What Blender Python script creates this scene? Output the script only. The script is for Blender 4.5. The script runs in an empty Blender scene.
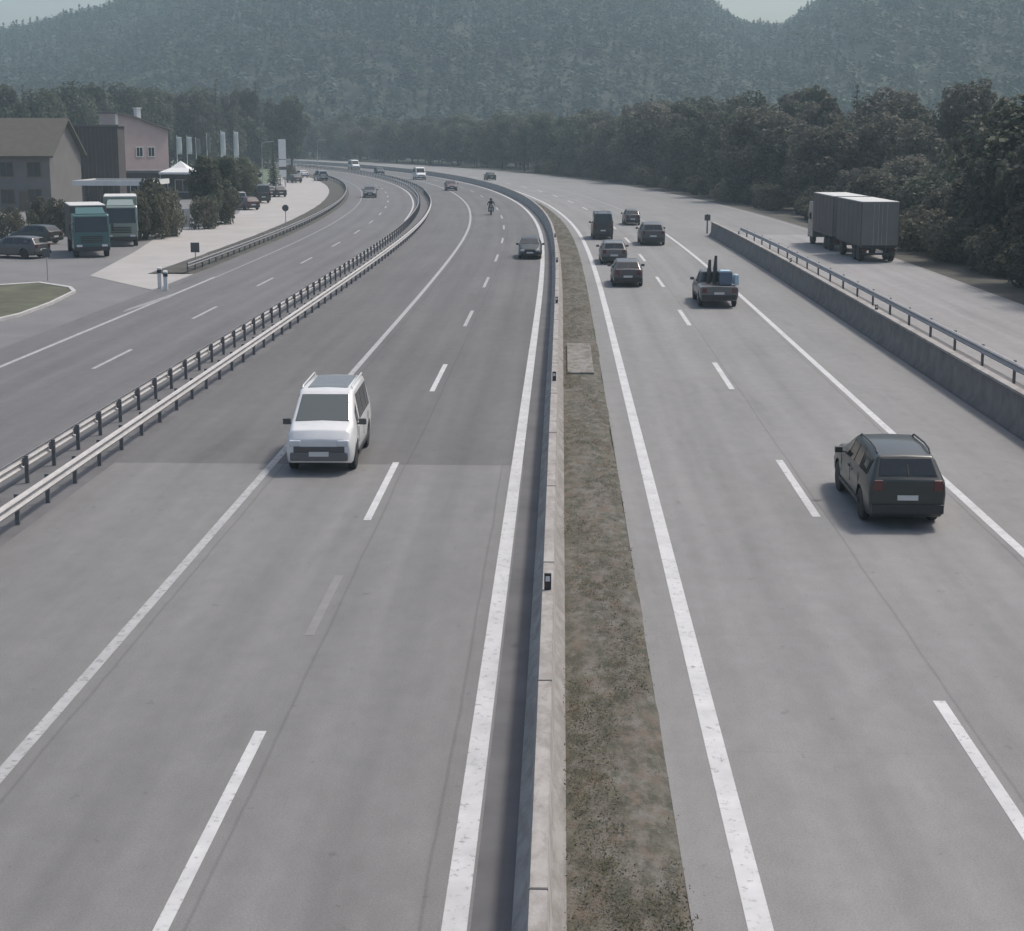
import bpy, bmesh, math, random
import numpy as np
from mathutils import Vector, Matrix, noise as mnoise

R = math.radians
random.seed(11)
rng = np.random.default_rng(11)
S = bpy.context.scene
COL = S.collection

# ------------------------------------------------------------------ camera
CAM_H, FPX = 8.6, 1500.0
W, H, PPX, PPY = 1024, 931, 512.0, 397.0
XV, YH = 562.0, 133.0                       # vanishing point of the straight road
PITCH = math.atan((PPY - YH) / FPX)
YAW = math.atan((XV - PPX) * math.cos(PITCH) / FPX)
cam = bpy.data.cameras.new('camera')
camo = bpy.data.objects.new('camera', cam)
COL.objects.link(camo)
S.camera = camo
camo.location = (0, 0, CAM_H)
camo.rotation_euler = (R(90) - PITCH, 0, YAW)
cam.sensor_fit = 'HORIZONTAL'
cam.sensor_width = 36
cam.lens = 36 * FPX / W
cam.shift_y = -(H / 2 - PPY) / W
cam.clip_start = 0.5
cam.clip_end = 8000
CAMROT = camo.rotation_euler.to_matrix()

def at(px, py, z=0.0):
    d = CAMROT @ Vector(((px - PPX) / FPX, -(py - PPY) / FPX, -1.0))
    t = (z - CAM_H) / d.z
    return Vector((d.x * t, d.y * t, z))

# ------------------------------------------------------------------ world, sun, exposure
SUN_AZ, SUN_EL = R(52), R(58)               # from the right and a little ahead
wd = bpy.data.worlds.new('World')
S.world = wd
wd.use_nodes = True
nt = wd.node_tree
bg = nt.nodes['Background']
sky = nt.nodes.new('ShaderNodeTexSky')
sky.sky_type = 'NISHITA'
sky.sun_disc = False
sky.sun_elevation = SUN_EL
sky.sun_rotation = SUN_AZ
sky.air_density = 1.0
sky.dust_density = 4.0
sky.ozone_density = 1.0
nt.links.new(sky.outputs[0], bg.inputs[0])
bg.inputs[1].default_value = 0.11
sl = bpy.data.lights.new('sun', 'SUN')
sl.energy = 2.1
sl.angle = R(7.0)
sl.color = (1.0, 0.94, 0.86)
so = bpy.data.objects.new('sun', sl)
COL.objects.link(so)
sdir = Vector((math.sin(SUN_AZ) * math.cos(SUN_EL), math.cos(SUN_AZ) * math.cos(SUN_EL), math.sin(SUN_EL)))
so.rotation_euler = (-sdir).to_track_quat('-Z', 'Y').to_euler()
so.location = (60, 40, 90)
S.view_settings.view_transform = 'Standard'
S.view_settings.look = 'None'
S.view_settings.gamma = 1
S.view_settings.use_curve_mapping = False
S.view_settings.exposure = 0.40
S.cycles.volume_bounces = 1
S.cycles.max_bounces = 6

# ------------------------------------------------------------------ materials
MAT = {}
def mat(name, col, rough=0.8, metal=0.0, coat=0.0, var=0.0, vscale=3.0, spec=0.5, bump=0.0, bscale=40.0, objvar=0.0):
    m = bpy.data.materials.new(name)
    m.use_nodes = True
    t = m.node_tree
    p = t.nodes['Principled BSDF']
    p.inputs['Base Color'].default_value = (*col, 1)
    p.inputs['Roughness'].default_value = rough
    p.inputs['Metallic'].default_value = metal
    p.inputs['Coat Weight'].default_value = coat
    p.inputs['Coat Roughness'].default_value = 0.06
    p.inputs['Specular IOR Level'].default_value = spec
    tc = t.nodes.new('ShaderNodeTexCoord')
    if var > 0 or objvar > 0:
        src = None
        n = t.nodes.new('ShaderNodeTexNoise')
        n.inputs['Scale'].default_value = vscale
        n.inputs['Detail'].default_value = 6
        n.inputs['Roughness'].default_value = 0.62
        t.links.new(tc.outputs['Object'], n.inputs['Vector'])
        r = t.nodes.new('ShaderNodeMapRange')
        r.inputs[1].default_value = 0.3
        r.inputs[2].default_value = 0.7
        r.inputs[3].default_value = 1 - var
        r.inputs[4].default_value = 1 + var
        t.links.new(n.outputs['Fac'], r.inputs[0])
        mul = t.nodes.new('ShaderNodeVectorMath')
        mul.operation = 'SCALE'
        mul.inputs[0].default_value = col
        t.links.new(r.outputs[0], mul.inputs['Scale'])
        out = mul.outputs[0]
        if objvar > 0:
            oi = t.nodes.new('ShaderNodeObjectInfo')
            r2 = t.nodes.new('ShaderNodeMapRange')
            r2.inputs[3].default_value = 1 - objvar
            r2.inputs[4].default_value = 1 + objvar
            t.links.new(oi.outputs['Random'], r2.inputs[0])
            m2 = t.nodes.new('ShaderNodeVectorMath')
            m2.operation = 'SCALE'
            t.links.new(out, m2.inputs[0])
            t.links.new(r2.outputs[0], m2.inputs['Scale'])
            out = m2.outputs[0]
        t.links.new(out, p.inputs['Base Color'])
    if bump > 0:
        n2 = t.nodes.new('ShaderNodeTexNoise')
        n2.inputs['Scale'].default_value = bscale
        n2.inputs['Detail'].default_value = 4
        t.links.new(tc.outputs['Object'], n2.inputs['Vector'])
        b = t.nodes.new('ShaderNodeBump')
        b.inputs['Strength'].default_value = bump
        b.inputs['Distance'].default_value = 0.02
        t.links.new(n2.outputs['Fac'], b.inputs['Height'])
        t.links.new(b.outputs[0], p.inputs['Normal'])
    MAT[name] = m
    return m

def road_mat(name, base, lanes, streak=0.10, blotch=0.10, joint=0.0, seams=()):
    """worn road surface: uv.x = metres across, uv.y = metres along. lanes = list of lane centres (worn tracks, oil line)."""
    m = bpy.data.materials.new(name)
    m.use_nodes = True
    t = m.node_tree
    L = t.links.new
    p = t.nodes['Principled BSDF']
    p.inputs['Roughness'].default_value = 0.82
    p.inputs['Specular IOR Level'].default_value = 0.35
    uv = t.nodes.new('ShaderNodeTexCoord')
    def nz(sx, sy, scale, detail=5, rough=0.6):
        mp = t.nodes.new('ShaderNodeMapping')
        mp.inputs['Scale'].default_value = (sx, sy, 1)
        L(uv.outputs['UV'], mp.inputs['Vector'])
        n = t.nodes.new('ShaderNodeTexNoise')
        n.inputs['Scale'].default_value = scale
        n.inputs['Detail'].default_value = detail
        n.inputs['Roughness'].default_value = rough
        L(mp.outputs[0], n.inputs['Vector'])
        return n.outputs['Fac']
    def rng_(v, a, b, lo=0.3, hi=0.7):
        r = t.nodes.new('ShaderNodeMapRange')
        r.inputs[1].default_value = lo
        r.inputs[2].default_value = hi
        r.inputs[3].default_value = a
        r.inputs[4].default_value = b
        L(v, r.inputs[0])
        return r.outputs[0]
    def mth(op, a, b=None):
        n = t.nodes.new('ShaderNodeMath')
        n.operation = op
        for i, v in enumerate((a, b)):
            if v is None: continue
            if isinstance(v, (int, float)): n.inputs[i].default_value = v
            else: L(v, n.inputs[i])
        return n.outputs[0]
    f = rng_(nz(1, 0.03, 1.4), 1 - streak, 1 + streak)
    f = mth('MULTIPLY', f, rng_(nz(1, 0.5, 0.16, 4), 1 - blotch, 1 + blotch))
    f = mth('MULTIPLY', f, rng_(nz(1, 0.6, 2.2, 6, 0.7), 0.92, 1.08))
    f = mth('MULTIPLY', f, rng_(nz(1, 1, 38, 3, 0.75), 0.80, 1.20))
    sep = t.nodes.new('ShaderNodeSeparateXYZ')
    L(uv.outputs['UV'], sep.inputs[0])
    wob = rng_(nz(1, 0.05, 0.7), -0.25, 0.25)
    for c in lanes:
        for dx, w, k in ((-0.85, 0.45, 0.07), (0.85, 0.45, 0.07), (0.0, 0.35, -0.07)):
            d = mth('ABSOLUTE', mth('SUBTRACT', mth('ADD', sep.outputs[0], wob), c + dx))
            g = t.nodes.new('ShaderNodeMapRange')
            g.interpolation_type = 'SMOOTHSTEP'
            g.inputs[1].default_value = 0.0
            g.inputs[2].default_value = w
            g.inputs[3].default_value = 1 + k
            g.inputs[4].default_value = 1.0
            L(d, g.inputs[0])
            f = mth('MULTIPLY', f, g.outputs[0])
    # construction seams along the lane edges, oil and tyre stains
    for c in seams:
        d = mth('ABSOLUTE', mth('SUBTRACT', mth('ADD', sep.outputs[0], rng_(nz(1, 0.2, 1.1, 4), -0.03, 0.03)), c))
        f = mth('MULTIPLY', f, rng_(d, 0.80, 1.0, 0.010, 0.035))
    f = mth('MULTIPLY', f, rng_(nz(1, 0.12, 0.9, 3, 0.5), 1.0, 0.88, 0.60, 0.72))
    f = mth('MULTIPLY', f, rng_(nz(1, 0.8, 3.1, 4, 0.6), 1.0, 0.80, 0.66, 0.72))
    if joint:
        md = mth('FRACT', mth('DIVIDE', sep.outputs[1], joint))
        f = mth('MULTIPLY', f, rng_(md, 0.93, 1.0, 0.0, 0.012))
    sc = t.nodes.new('ShaderNodeVectorMath')
    sc.operation = 'SCALE'
    sc.inputs[0].default_value = base
    L(f, sc.inputs['Scale'])
    L(sc.outputs[0], p.inputs['Base Color'])
    b = t.nodes.new('ShaderNodeBump')
    b.inputs['Strength'].default_value = 0.25
    b.inputs['Distance'].default_value = 0.01
    L(nz(1, 1, 90, 2), b.inputs['Height'])
    L(b.outputs[0], p.inputs['Normal'])
    MAT[name] = m
    return m

def leaf_mat(name, col, objvar=0.25, trans=0.42):
    m = bpy.data.materials.new(name)
    m.use_nodes = True
    t = m.node_tree
    L = t.links.new
    p = t.nodes['Principled BSDF']
    p.inputs['Roughness'].default_value = 0.6
    p.inputs['Specular IOR Level'].default_value = 0.25
    a = t.nodes.new('ShaderNodeAttribute')
    a.attribute_name = 'tint'
    oi = t.nodes.new('ShaderNodeObjectInfo')
    r = t.nodes.new('ShaderNodeMapRange')
    r.inputs[3].default_value = 0.55
    r.inputs[4].default_value = 1.5
    L(a.outputs['Fac'], r.inputs[0])
    r2 = t.nodes.new('ShaderNodeMapRange')
    r2.inputs[3].default_value = 1 - objvar
    r2.inputs[4].default_value = 1 + objvar
    L(oi.outputs['Random'], r2.inputs[0])
    mm = t.nodes.new('ShaderNodeMath')
    mm.operation = 'MULTIPLY'
    L(r.outputs[0], mm.inputs[0])
    L(r2.outputs[0], mm.inputs[1])
    sc = t.nodes.new('ShaderNodeVectorMath')
    sc.operation = 'SCALE'
    mix = t.nodes.new('ShaderNodeMix')
    mix.data_type = 'RGBA'
    mix.inputs['A'].default_value = (*col, 1)
    mix.inputs['B'].default_value = (col[0] * 1.1, col[1] * 1.08, col[2] * 0.95, 1)
    L(a.outputs['Fac'], mix.inputs['Factor'])
    L(mix.outputs['Result'], sc.inputs[0])
    L(mm.outputs[0], sc.inputs['Scale'])
    L(sc.outputs[0], p.inputs['Base Color'])
    tr = t.nodes.new('ShaderNodeBsdfTranslucent')
    L(sc.outputs[0], tr.inputs[0])
    ms = t.nodes.new('ShaderNodeMixShader')
    ms.inputs[0].default_value = trans
    L(p.outputs[0], ms.inputs[1])
    L(tr.outputs[0], ms.inputs[2])
    L(ms.outputs[0], t.nodes['Material Output'].inputs['Surface'])
    MAT[name] = m
    return m

LANES_L = [-5.85, -2.55]
LANES_R = [4.0, 7.7]
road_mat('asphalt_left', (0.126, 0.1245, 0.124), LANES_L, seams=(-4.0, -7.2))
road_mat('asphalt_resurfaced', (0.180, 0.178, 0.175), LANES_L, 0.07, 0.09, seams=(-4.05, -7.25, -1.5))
road_mat('concrete_right', (0.213, 0.210, 0.206), LANES_R, 0.06, 0.08, 5.0, (6.05, 9.35))
road_mat('asphalt_service', (0.136, 0.134, 0.136), [-15.2, -18.8], 0.08, 0.08)
road_mat('asphalt_exit', (0.26, 0.254, 0.252), [19.9], 0.06, 0.08)
mat('yard_asphalt', (0.165, 0.161, 0.163), 0.9, var=0.14, vscale=0.25, bump=0.2)
mat('apron_paving', (0.36, 0.343, 0.33), 0.9, var=0.10, vscale=0.3, bump=0.2)
mat('white_paint', (0.50, 0.50, 0.50), 0.65, var=0.14, vscale=1.5, bump=0.1)
mat('worn_paint', (0.29, 0.29, 0.29), 0.7, var=0.2, vscale=2.5)
mat('pale_paint', (0.37, 0.37, 0.37), 0.7, var=0.15, vscale=2.0)
mat('shaded_concrete', (0.155, 0.144, 0.135), 0.9, var=0.28, vscale=1.5, bump=0.25, bscale=30)  # mottled concrete, base darkened to carry the shade on the barrier face
mat('dull_steel', (0.20, 0.20, 0.205), 0.55, 0.4, var=0.15, vscale=3)
def wear(name, under, lo, hi):
    t = MAT[name].node_tree
    p = t.nodes['Principled BSDF']
    src = p.inputs['Base Color'].links[0].from_socket
    tc = t.nodes.new('ShaderNodeTexCoord')
    n = t.nodes.new('ShaderNodeTexNoise')
    n.inputs['Scale'].default_value = 9.0
    n.inputs['Detail'].default_value = 8
    n.inputs['Roughness'].default_value = 0.72
    t.links.new(tc.outputs['Object'], n.inputs['Vector'])
    r = t.nodes.new('ShaderNodeMapRange')
    r.inputs[1].default_value = lo
    r.inputs[2].default_value = hi
    t.links.new(n.outputs['Fac'], r.inputs[0])
    m = t.nodes.new('ShaderNodeMix')
    m.data_type = 'RGBA'
    m.inputs['B'].default_value = (*under, 1)
    t.links.new(r.outputs[0], m.inputs['Factor'])
    t.links.new(src, m.inputs['A'])
    t.links.new(m.outputs['Result'], p.inputs['Base Color'])
wear('white_paint', (0.24, 0.236, 0.236), 0.56, 0.66)
wear('pale_paint', (0.19, 0.187, 0.187), 0.52, 0.64)
wear('worn_paint', (0.17, 0.167, 0.167), 0.48, 0.62)
mat('gutter', (0.12, 0.117, 0.119), 0.85, var=0.2, vscale=0.7)
mat('galvanised', (0.43, 0.42, 0.41), 0.6, 0.2, var=0.14, vscale=3)
mat('post_steel', (0.16, 0.16, 0.165), 0.6, 0.3, var=0.2, vscale=4)
mat('ghost_paint', (0.205, 0.202, 0.203), 0.8, var=0.1, vscale=2)
def soil_mat(name, cols, scale, bump=0.9):
    m = mat(name, cols[0], 0.95, bump=bump, bscale=24)
    t = m.node_tree
    p = t.nodes['Principled BSDF']
    tc = t.nodes.new('ShaderNodeTexCoord')
    prev = None
    for i, c in enumerate(cols[1:]):
        n = t.nodes.new('ShaderNodeTexNoise')
        n.inputs['Scale'].default_value = scale * (1 + .8 * i)
        n.inputs['Detail'].default_value = 9
        n.inputs['Roughness'].default_value = 0.72
        mp = t.nodes.new('ShaderNodeMapping')
        mp.inputs['Location'].default_value = (7.3 * i, 3.1 * i, 0)
        mp.inputs['Scale'].default_value = (1.0, .55, 1)
        t.links.new(tc.outputs['Object'], mp.inputs['Vector'])
        t.links.new(mp.outputs[0], n.inputs['Vector'])
        r = t.nodes.new('ShaderNodeMapRange')
        r.inputs[1].default_value = .44
        r.inputs[2].default_value = .60
        t.links.new(n.outputs['Fac'], r.inputs[0])
        x = t.nodes.new('ShaderNodeMix')
        x.data_type = 'RGBA'
        x.inputs['A'].default_value = (*cols[0], 1)
        x.inputs['B'].default_value = (*c, 1)
        if prev: t.links.new(prev, x.inputs['A'])
        t.links.new(r.outputs[0], x.inputs['Factor'])
        prev = x.outputs['Result']
    t.links.new(prev, p.inputs['Base Color'])
soil_mat('median_soil', [(0.120, 0.108, 0.090), (0.088, 0.090, 0.062), (0.130, 0.100, 0.078), (0.15, 0.142, 0.125), (0.062, 0.062, 0.045)], 1.3)
soil_mat('barrier_concrete', [(0.335, 0.318, 0.300), (0.285, 0.268, 0.250), (0.37, 0.352, 0.335), (0.245, 0.228, 0.210)], 1.1, 0.25)
soil_mat('slab_concrete', [(0.22, 0.21, 0.20), (0.17, 0.16, 0.145), (0.25, 0.24, 0.23), (0.12, 0.115, 0.09)], 1.4, 0.4)
mat('verge_grass', (0.085, 0.088, 0.055), 0.95, var=0.35, vscale=0.5, bump=0.4, bscale=14)
mat('dark_verge', (0.070, 0.066, 0.055), 0.95, var=0.3, vscale=0.5, bump=0.4, bscale=14)
mat('meadow', (0.105, 0.135, 0.080), 0.95, var=0.22, vscale=0.06, bump=0.3)
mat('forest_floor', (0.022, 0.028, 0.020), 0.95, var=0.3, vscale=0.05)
mat('kerb', (0.42, 0.41, 0.40), 0.85, var=0.12, vscale=2)
leaf_mat('leaf_deciduous', (0.100, 0.112, 0.084))
leaf_mat('leaf_dull', (0.110, 0.108, 0.090))
leaf_mat('leaf_spruce', (0.085, 0.094, 0.074))
leaf_mat('leaf_shrub', (0.110, 0.108, 0.080))
leaf_mat('leaf_hill', (0.027, 0.051, 0.042), 0.0, 0.3)
leaf_mat('leaf_grass', (0.135, 0.128, 0.085), 0.0, 0.45)
mat('bark', (0.06, 0.05, 0.042), 0.95, var=0.3, vscale=6)
mat('glass', (0.018, 0.021, 0.022), 0.06, spec=0.7)
mat('glass_reflection_tint', (0.115, 0.13, 0.124), 0.12, spec=0.7)  # lifted grey-green base stands in for the reflection on the minivan's windscreen
mat('window_glass', (0.03, 0.034, 0.036), 0.15, spec=0.6)
mat('rubber', (0.022, 0.022, 0.023), 0.8, var=0.2, vscale=10)
mat('rim', (0.32, 0.32, 0.33), 0.35, 0.8)
mat('black_plastic', (0.030, 0.030, 0.031), 0.55, var=0.15, vscale=8)
mat('tail_red', (0.095, 0.012, 0.012), 0.2, coat=0.6)
mat('lamp_glass', (0.62, 0.64, 0.66), 0.12, coat=0.8)
mat('plate', (0.62, 0.62, 0.60), 0.5)
mat('chrome', (0.6, 0.6, 0.6), 0.15, 1.0)
for n, c in (('paint_white', (0.70, 0.70, 0.69)), ('paint_black', (0.032, 0.037, 0.034)), ('paint_charcoal', (0.080, 0.078, 0.080)),
             ('paint_grey', (0.13, 0.127, 0.128)), ('paint_silver', (0.30, 0.30, 0.30)), ('paint_green', (0.030, 0.055, 0.048)),
             ('paint_teal', (0.035, 0.11, 0.11)), ('paint_palegreen', (0.20, 0.25, 0.22)), ('paint_maroon', (0.09, 0.055, 0.055)),
             ('paint_blue', (0.05, 0.10, 0.17))):
    mat(n, c, 0.38, 0.0, 0.8 if max(c) > .15 else 0.3, var=0.05, vscale=2.0)
mat('tarp_grey', (0.17, 0.17, 0.165), 0.7, var=0.10, vscale=0.8)
mat('tarp_rear', (0.19, 0.185, 0.17), 0.7, var=0.10, vscale=0.8)
mat('tarp_greygreen', (0.080, 0.080, 0.073), 0.7, var=0.10, vscale=0.8)
mat('tarp_maroon', (0.088, 0.070, 0.067), 0.7, var=0.12, vscale=0.8)
mat('tarp_white', (0.55, 0.55, 0.53), 0.6, var=0.08, vscale=1.0)
mat('tarp_rib', (0.078, 0.077, 0.072), 0.7)
mat('lorry_frame', (0.05, 0.05, 0.051), 0.7, var=0.2, vscale=4)
mat('wall_pale', (0.165, 0.153, 0.146), 0.9, var=0.10, vscale=0.6)
mat('wall_dark', (0.070, 0.060, 0.058), 0.9, var=0.14, vscale=0.8)
mat('wall_pink', (0.42, 0.33, 0.31), 0.9, var=0.08, vscale=0.6)
mat('roof_olive', (0.095, 0.088, 0.070), 0.85, var=0.15, vscale=1.5)
mat('roof_grey', (0.12, 0.11, 0.11), 0.85, var=0.15, vscale=1.2)
mat('trim_white', (0.70, 0.70, 0.68), 0.6, var=0.06, vscale=2)
mat('wood', (0.14, 0.10, 0.07), 0.8, var=0.2, vscale=5)
mat('cloth_white', (0.72, 0.72, 0.71), 0.8, var=0.05, vscale=2)
mat('cloth_dark', (0.03, 0.03, 0.034), 0.8, var=0.1, vscale=8)
mat('skin', (0.45, 0.30, 0.24), 0.6)
mat('sign_back', (0.11, 0.11, 0.115), 0.5, 0.4)
mat('tarp_lightblue', (0.42, 0.56, 0.64), 0.6, var=0.1, vscale=4)

# ------------------------------------------------------------------ object helpers
def tag(o, label=None, cat=None, group=None, kind=None):
    if label: o['label'] = label
    if cat: o['category'] = cat
    if group: o['group'] = group
    if kind: o['kind'] = kind
    return o

def empty(name, loc=(0, 0, 0), rz=0.0):
    o = bpy.data.objects.new(name, None)
    o.empty_display_size = 0.3
    COL.objects.link(o)
    o.location = loc
    o.rotation_euler = (0, 0, rz)
    return o

def children(o):
    return [c for c in bpy.data.objects if c.parent == o]
KIDS = {}
def copy_tree(o, parent=None):
    c = o.copy()
    COL.objects.link(c)
    c.parent = parent
    for ch in list(KIDS.get(o.name, ())):
        copy_tree(ch, c)
    return c

def link(name, me, m=None, parent=None):
    o = bpy.data.objects.new(name, me)
    COL.objects.link(o)
    if m is not None and not me.materials:
        me.materials.append(MAT[m] if isinstance(m, str) else m)
    if parent is not None:
        o.parent = parent
        KIDS.setdefault(parent.name, []).append(o)
    return o

class MB:
    def __init__(s):
        s.v, s.f, s.uv = [], [], None
    def add(s, vs, fs):
        b = len(s.v)
        s.v += [tuple(v) for v in vs]
        s.f += [tuple(i + b for i in f) for f in fs]
        return s
    def box(s, c, d, rz=0.0, rx=0.0, ry=0.0):
        x, y, z = (k / 2 for k in d)
        vs = [Vector((a, b, e)) for a in (-x, x) for b in (-y, y) for e in (-z, z)]
        M = Matrix.Rotation(rz, 3, 'Z') @ Matrix.Rotation(ry, 3, 'Y') @ Matrix.Rotation(rx, 3, 'X')
        vs = [M @ v + Vector(c) for v in vs]
        return s.add(vs, [(0, 1, 3, 2), (4, 6, 7, 5), (0, 4, 5, 1), (2, 3, 7, 6), (0, 2, 6, 4), (1, 5, 7, 3)])
    def tube(s, pts, rad, n=8, cap=True):
        pts = [Vector(p) for p in pts]
        rad = rad if isinstance(rad, (list, tuple)) else [rad] * len(pts)
        rings = []
        for i, p in enumerate(pts):
            d = (pts[min(i + 1, len(pts) - 1)] - pts[max(i - 1, 0)]).normalized()
            u = d.cross(Vector((0, 0, 1)))
            if u.length < 1e-3: u = d.cross(Vector((1, 0, 0)))
            u.normalize()
            w = d.cross(u)
            rings.append([p + (u * math.cos(2 * math.pi * k / n) + w * math.sin(2 * math.pi * k / n)) * rad[i] for k in range(n)])
        vs = [v for r in rings for v in r]
        fs = []
        for i in range(len(rings) - 1):
            for k in range(n):
                a, b = i * n + k, i * n + (k + 1) % n
                fs.append((a, b, b + n, a + n))
        if cap:
            fs.append(tuple(range(n - 1, -1, -1)))
            fs.append(tuple(range((len(rings) - 1) * n, len(rings) * n)))
        return s.add(vs, fs)
    def cyl(s, c, axis, r, l, n=24):
        a = Vector(axis).normalized() * l / 2
        return s.tube([Vector(c) - a, Vector(c) + a], r, n)
    def lathe(s, c, axis, prof, n=28):
        """prof = (offset along axis, radius)"""
        ax = Vector(axis).normalized()
        return s.tube_prof(Vector(c), ax, prof, n)
    def tube_prof(s, c, ax, prof, n):
        u = ax.orthogonal().normalized()
        w = ax.cross(u)
        vs, fs = [], []
        for (t, r) in prof:
            for k in range(n):
                a = 2 * math.pi * k / n
                vs.append(c + ax * t + (u * math.cos(a) + w * math.sin(a)) * r)
        for i in range(len(prof) - 1):
            for k in range(n):
                a, b = i * n + k, i * n + (k + 1) % n
                fs.append((a, b, b + n, a + n))
        fs.append(tuple(range(n - 1, -1, -1)))
        fs.append(tuple(range((len(prof) - 1) * n, len(prof) * n)))
        return s.add(vs, fs)
    def prism(s, poly, z0, z1):
        n = len(poly)
        vs = [(p[0], p[1], z0) for p in poly] + [(p[0], p[1], z1) for p in poly]
        fs = [tuple(range(n - 1, -1, -1)), tuple(range(n, 2 * n))] + [(i, (i + 1) % n, (i + 1) % n + n, i + n) for i in range(n)]
        return s.add(vs, fs)
    def slab(s, quad, t=0.014, proud=0.006):
        """thin pane along a quad (outward = quad normal)"""
        q = [Vector(p) for p in quad]
        n = (q[1] - q[0]).cross(q[3] - q[0]).normalized()
        vs = [p + n * proud for p in q] + [p - n * (t - proud) for p in q]
        return s.add(vs, [(0, 1, 2, 3), (7, 6, 5, 4), (0, 4, 5, 1), (1, 5, 6, 2), (2, 6, 7, 3), (3, 7, 4, 0)])
    def mesh(s, name):
        me = bpy.data.meshes.new(name)
        me.from_pydata(s.v, [], s.f)
        me.update()
        return me
    def build(s, name, m, parent=None, bevel=0.0, smooth=False, seg=2):
        me = s.mesh(name)
        bm = bmesh.new()
        bm.from_mesh(me)
        bmesh.ops.remove_doubles(bm, verts=bm.verts, dist=1e-5)
        bmesh.ops.recalc_face_normals(bm, faces=bm.faces)
        if bevel:
            es = [e for e in bm.edges if len(e.link_faces) == 2 and e.calc_face_angle(0) > 0.35]
            bmesh.ops.bevel(bm, geom=es, offset=bevel, segments=seg, affect='EDGES', profile=0.5)
        bm.to_mesh(me)
        bm.free()
        if smooth:
            for p in me.polygons: p.use_smooth = True
            try: me.set_sharp_from_angle(angle=R(38))
            except Exception: pass
        return link(name, me, m, parent)

# ------------------------------------------------------------------ road alignment
CT = np.array([(-200, 0), (60, 0), (85, 0.0), (100, .10), (121, .35), (142, 1.0), (161, 2.1), (179, 3.4), (195, 5.0), (221, 8.2), (242, 11.5), (260, 14.9),
               (280, 19.2), (308, 26.2), (340, 36), (380, 51), (420, 69), (470, 96), (540, 141), (620, 200)], float)
def _smooth_table():
    ys = np.arange(-200, 620, 1.0)
    c = np.interp(ys, CT[:, 0], CT[:, 1])
    k = np.hanning(41); k /= k.sum()
    for _ in range(2):
        c = np.convolve(np.pad(c, 20, mode='reflect', reflect_type='odd'), k, 'valid')
    return ys, c
_cy, _cc = _smooth_table()
_cd = np.gradient(_cc, _cy)
def cof(y): return float(np.interp(y, _cy, _cc))
def hof(y): return math.atan(float(np.interp(y, _cy, _cd)))
def pos(o, y, z=0.0):
    """point o metres right of the road axis at station y"""
    a = hof(y)
    return Vector((-cof(y) + o * math.cos(a), y + o * math.sin(a), z))
def ygrid(y0, y1, step=3.0):
    n = max(1, int(math.ceil((y1 - y0) / step)))
    return [y0 + (y1 - y0) * i / n for i in range(n + 1)]

def strip(name, o0, o1, y0, y1, z, m, step=3.0, across=1, kind='structure', parent=None):
    ys = ygrid(y0, y1, step)
    fo0 = o0 if callable(o0) else (lambda y: o0)
    fo1 = o1 if callable(o1) else (lambda y: o1)
    vs, uvs, fs = [], [], []
    for y in ys:
        for k in range(across + 1):
            o = fo0(y) + (fo1(y) - fo0(y)) * k / across
            vs.append(pos(o, y, z))
            uvs.append((o, y))
    n = across + 1
    for i in range(len(ys) - 1):
        for k in range(across):
            a = i * n + k
            fs.append((a, a + 1, a + 1 + n, a + n))
    me = bpy.data.meshes.new(name)
    me.from_pydata(vs, [], fs)
    ul = me.uv_layers.new(name='UVMap')
    for l in me.loops:
        ul.data[l.index].uv = uvs[l.vertex_index]
    o = link(name, me, m, parent)
    if kind: o['kind'] = kind
    return o

def sheet(name, pts, z, m):
    me = bpy.data.meshes.new(name)
    me.from_pydata([(p[0], p[1], z) for p in pts], [], [tuple(range(len(pts)))])
    me.update()
    if me.polygons[0].normal.z < 0:
        me.flip_normals()
    o = link(name, me, m)
    o['kind'] = 'structure'
    return o

# ------------------------------------------------------------------ the setting: ground and roads
Z0, Z1, Z2, Z3 = 0.0, 0.03, 0.034, 0.038
def ground_mesh():
    n = 60
    xs = np.concatenate([np.linspace(-5000, -400, 8), np.linspace(-330, 330, 40), np.linspace(400, 5000, 8)])
    ys = np.concatenate([np.linspace(-60, 500, 40), np.linspace(600, 6000, 10)])
    vs = [(x, y, -0.02) for y in ys for x in xs]
    nx = len(xs)
    fs = [(j * nx + i, j * nx + i + 1, (j + 1) * nx + i + 1, (j + 1) * nx + i) for j in range(len(ys) - 1) for i in range(nx - 1)]
    me = bpy.data.meshes.new('ground')
    me.from_pydata(vs, [], fs)
    return me
g = link('ground', ground_mesh(), 'meadow'); g['kind'] = 'structure'

YE = 560
SEAM = at(300, 465).y
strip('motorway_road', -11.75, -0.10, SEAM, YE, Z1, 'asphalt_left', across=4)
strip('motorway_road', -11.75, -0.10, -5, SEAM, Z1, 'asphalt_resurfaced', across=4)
strip('motorway_road', 1.48, 13.05, -5, 129, Z1, 'concrete_right', across=4)
def o_merge(y): return 13.05 + min(1.0, max(0.0, (y - 129) / 1.0)) * 10.35
strip('motorway_road', 1.48, 23.4, 129, YE, Z1, 'concrete_right', across=6)
strip('service_road', -22.6, -13.55, -5, YE, Z1, 'asphalt_service', across=3)
strip('exit_road', 15.95, 23.4, -5, 129, Z1, 'asphalt_exit', across=3)
strip('barrier_strip', -13.55, -11.75, -5, YE, Z1 - 0.012, 'gutter')
strip('barrier_strip', 13.05, 15.95, -5, 129, Z1 - 0.012, 'gutter')
strip('gutter', -0.95, -0.10, -5, YE, Z1 + 0.004, 'gutter').name = 'gutter'
strip('grass_verge', 23.4, 34, -5, YE, 0.0, 'dark_verge')
strip('grass_verge', 34, 75, -5, YE, -0.008, 'forest_floor')

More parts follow.
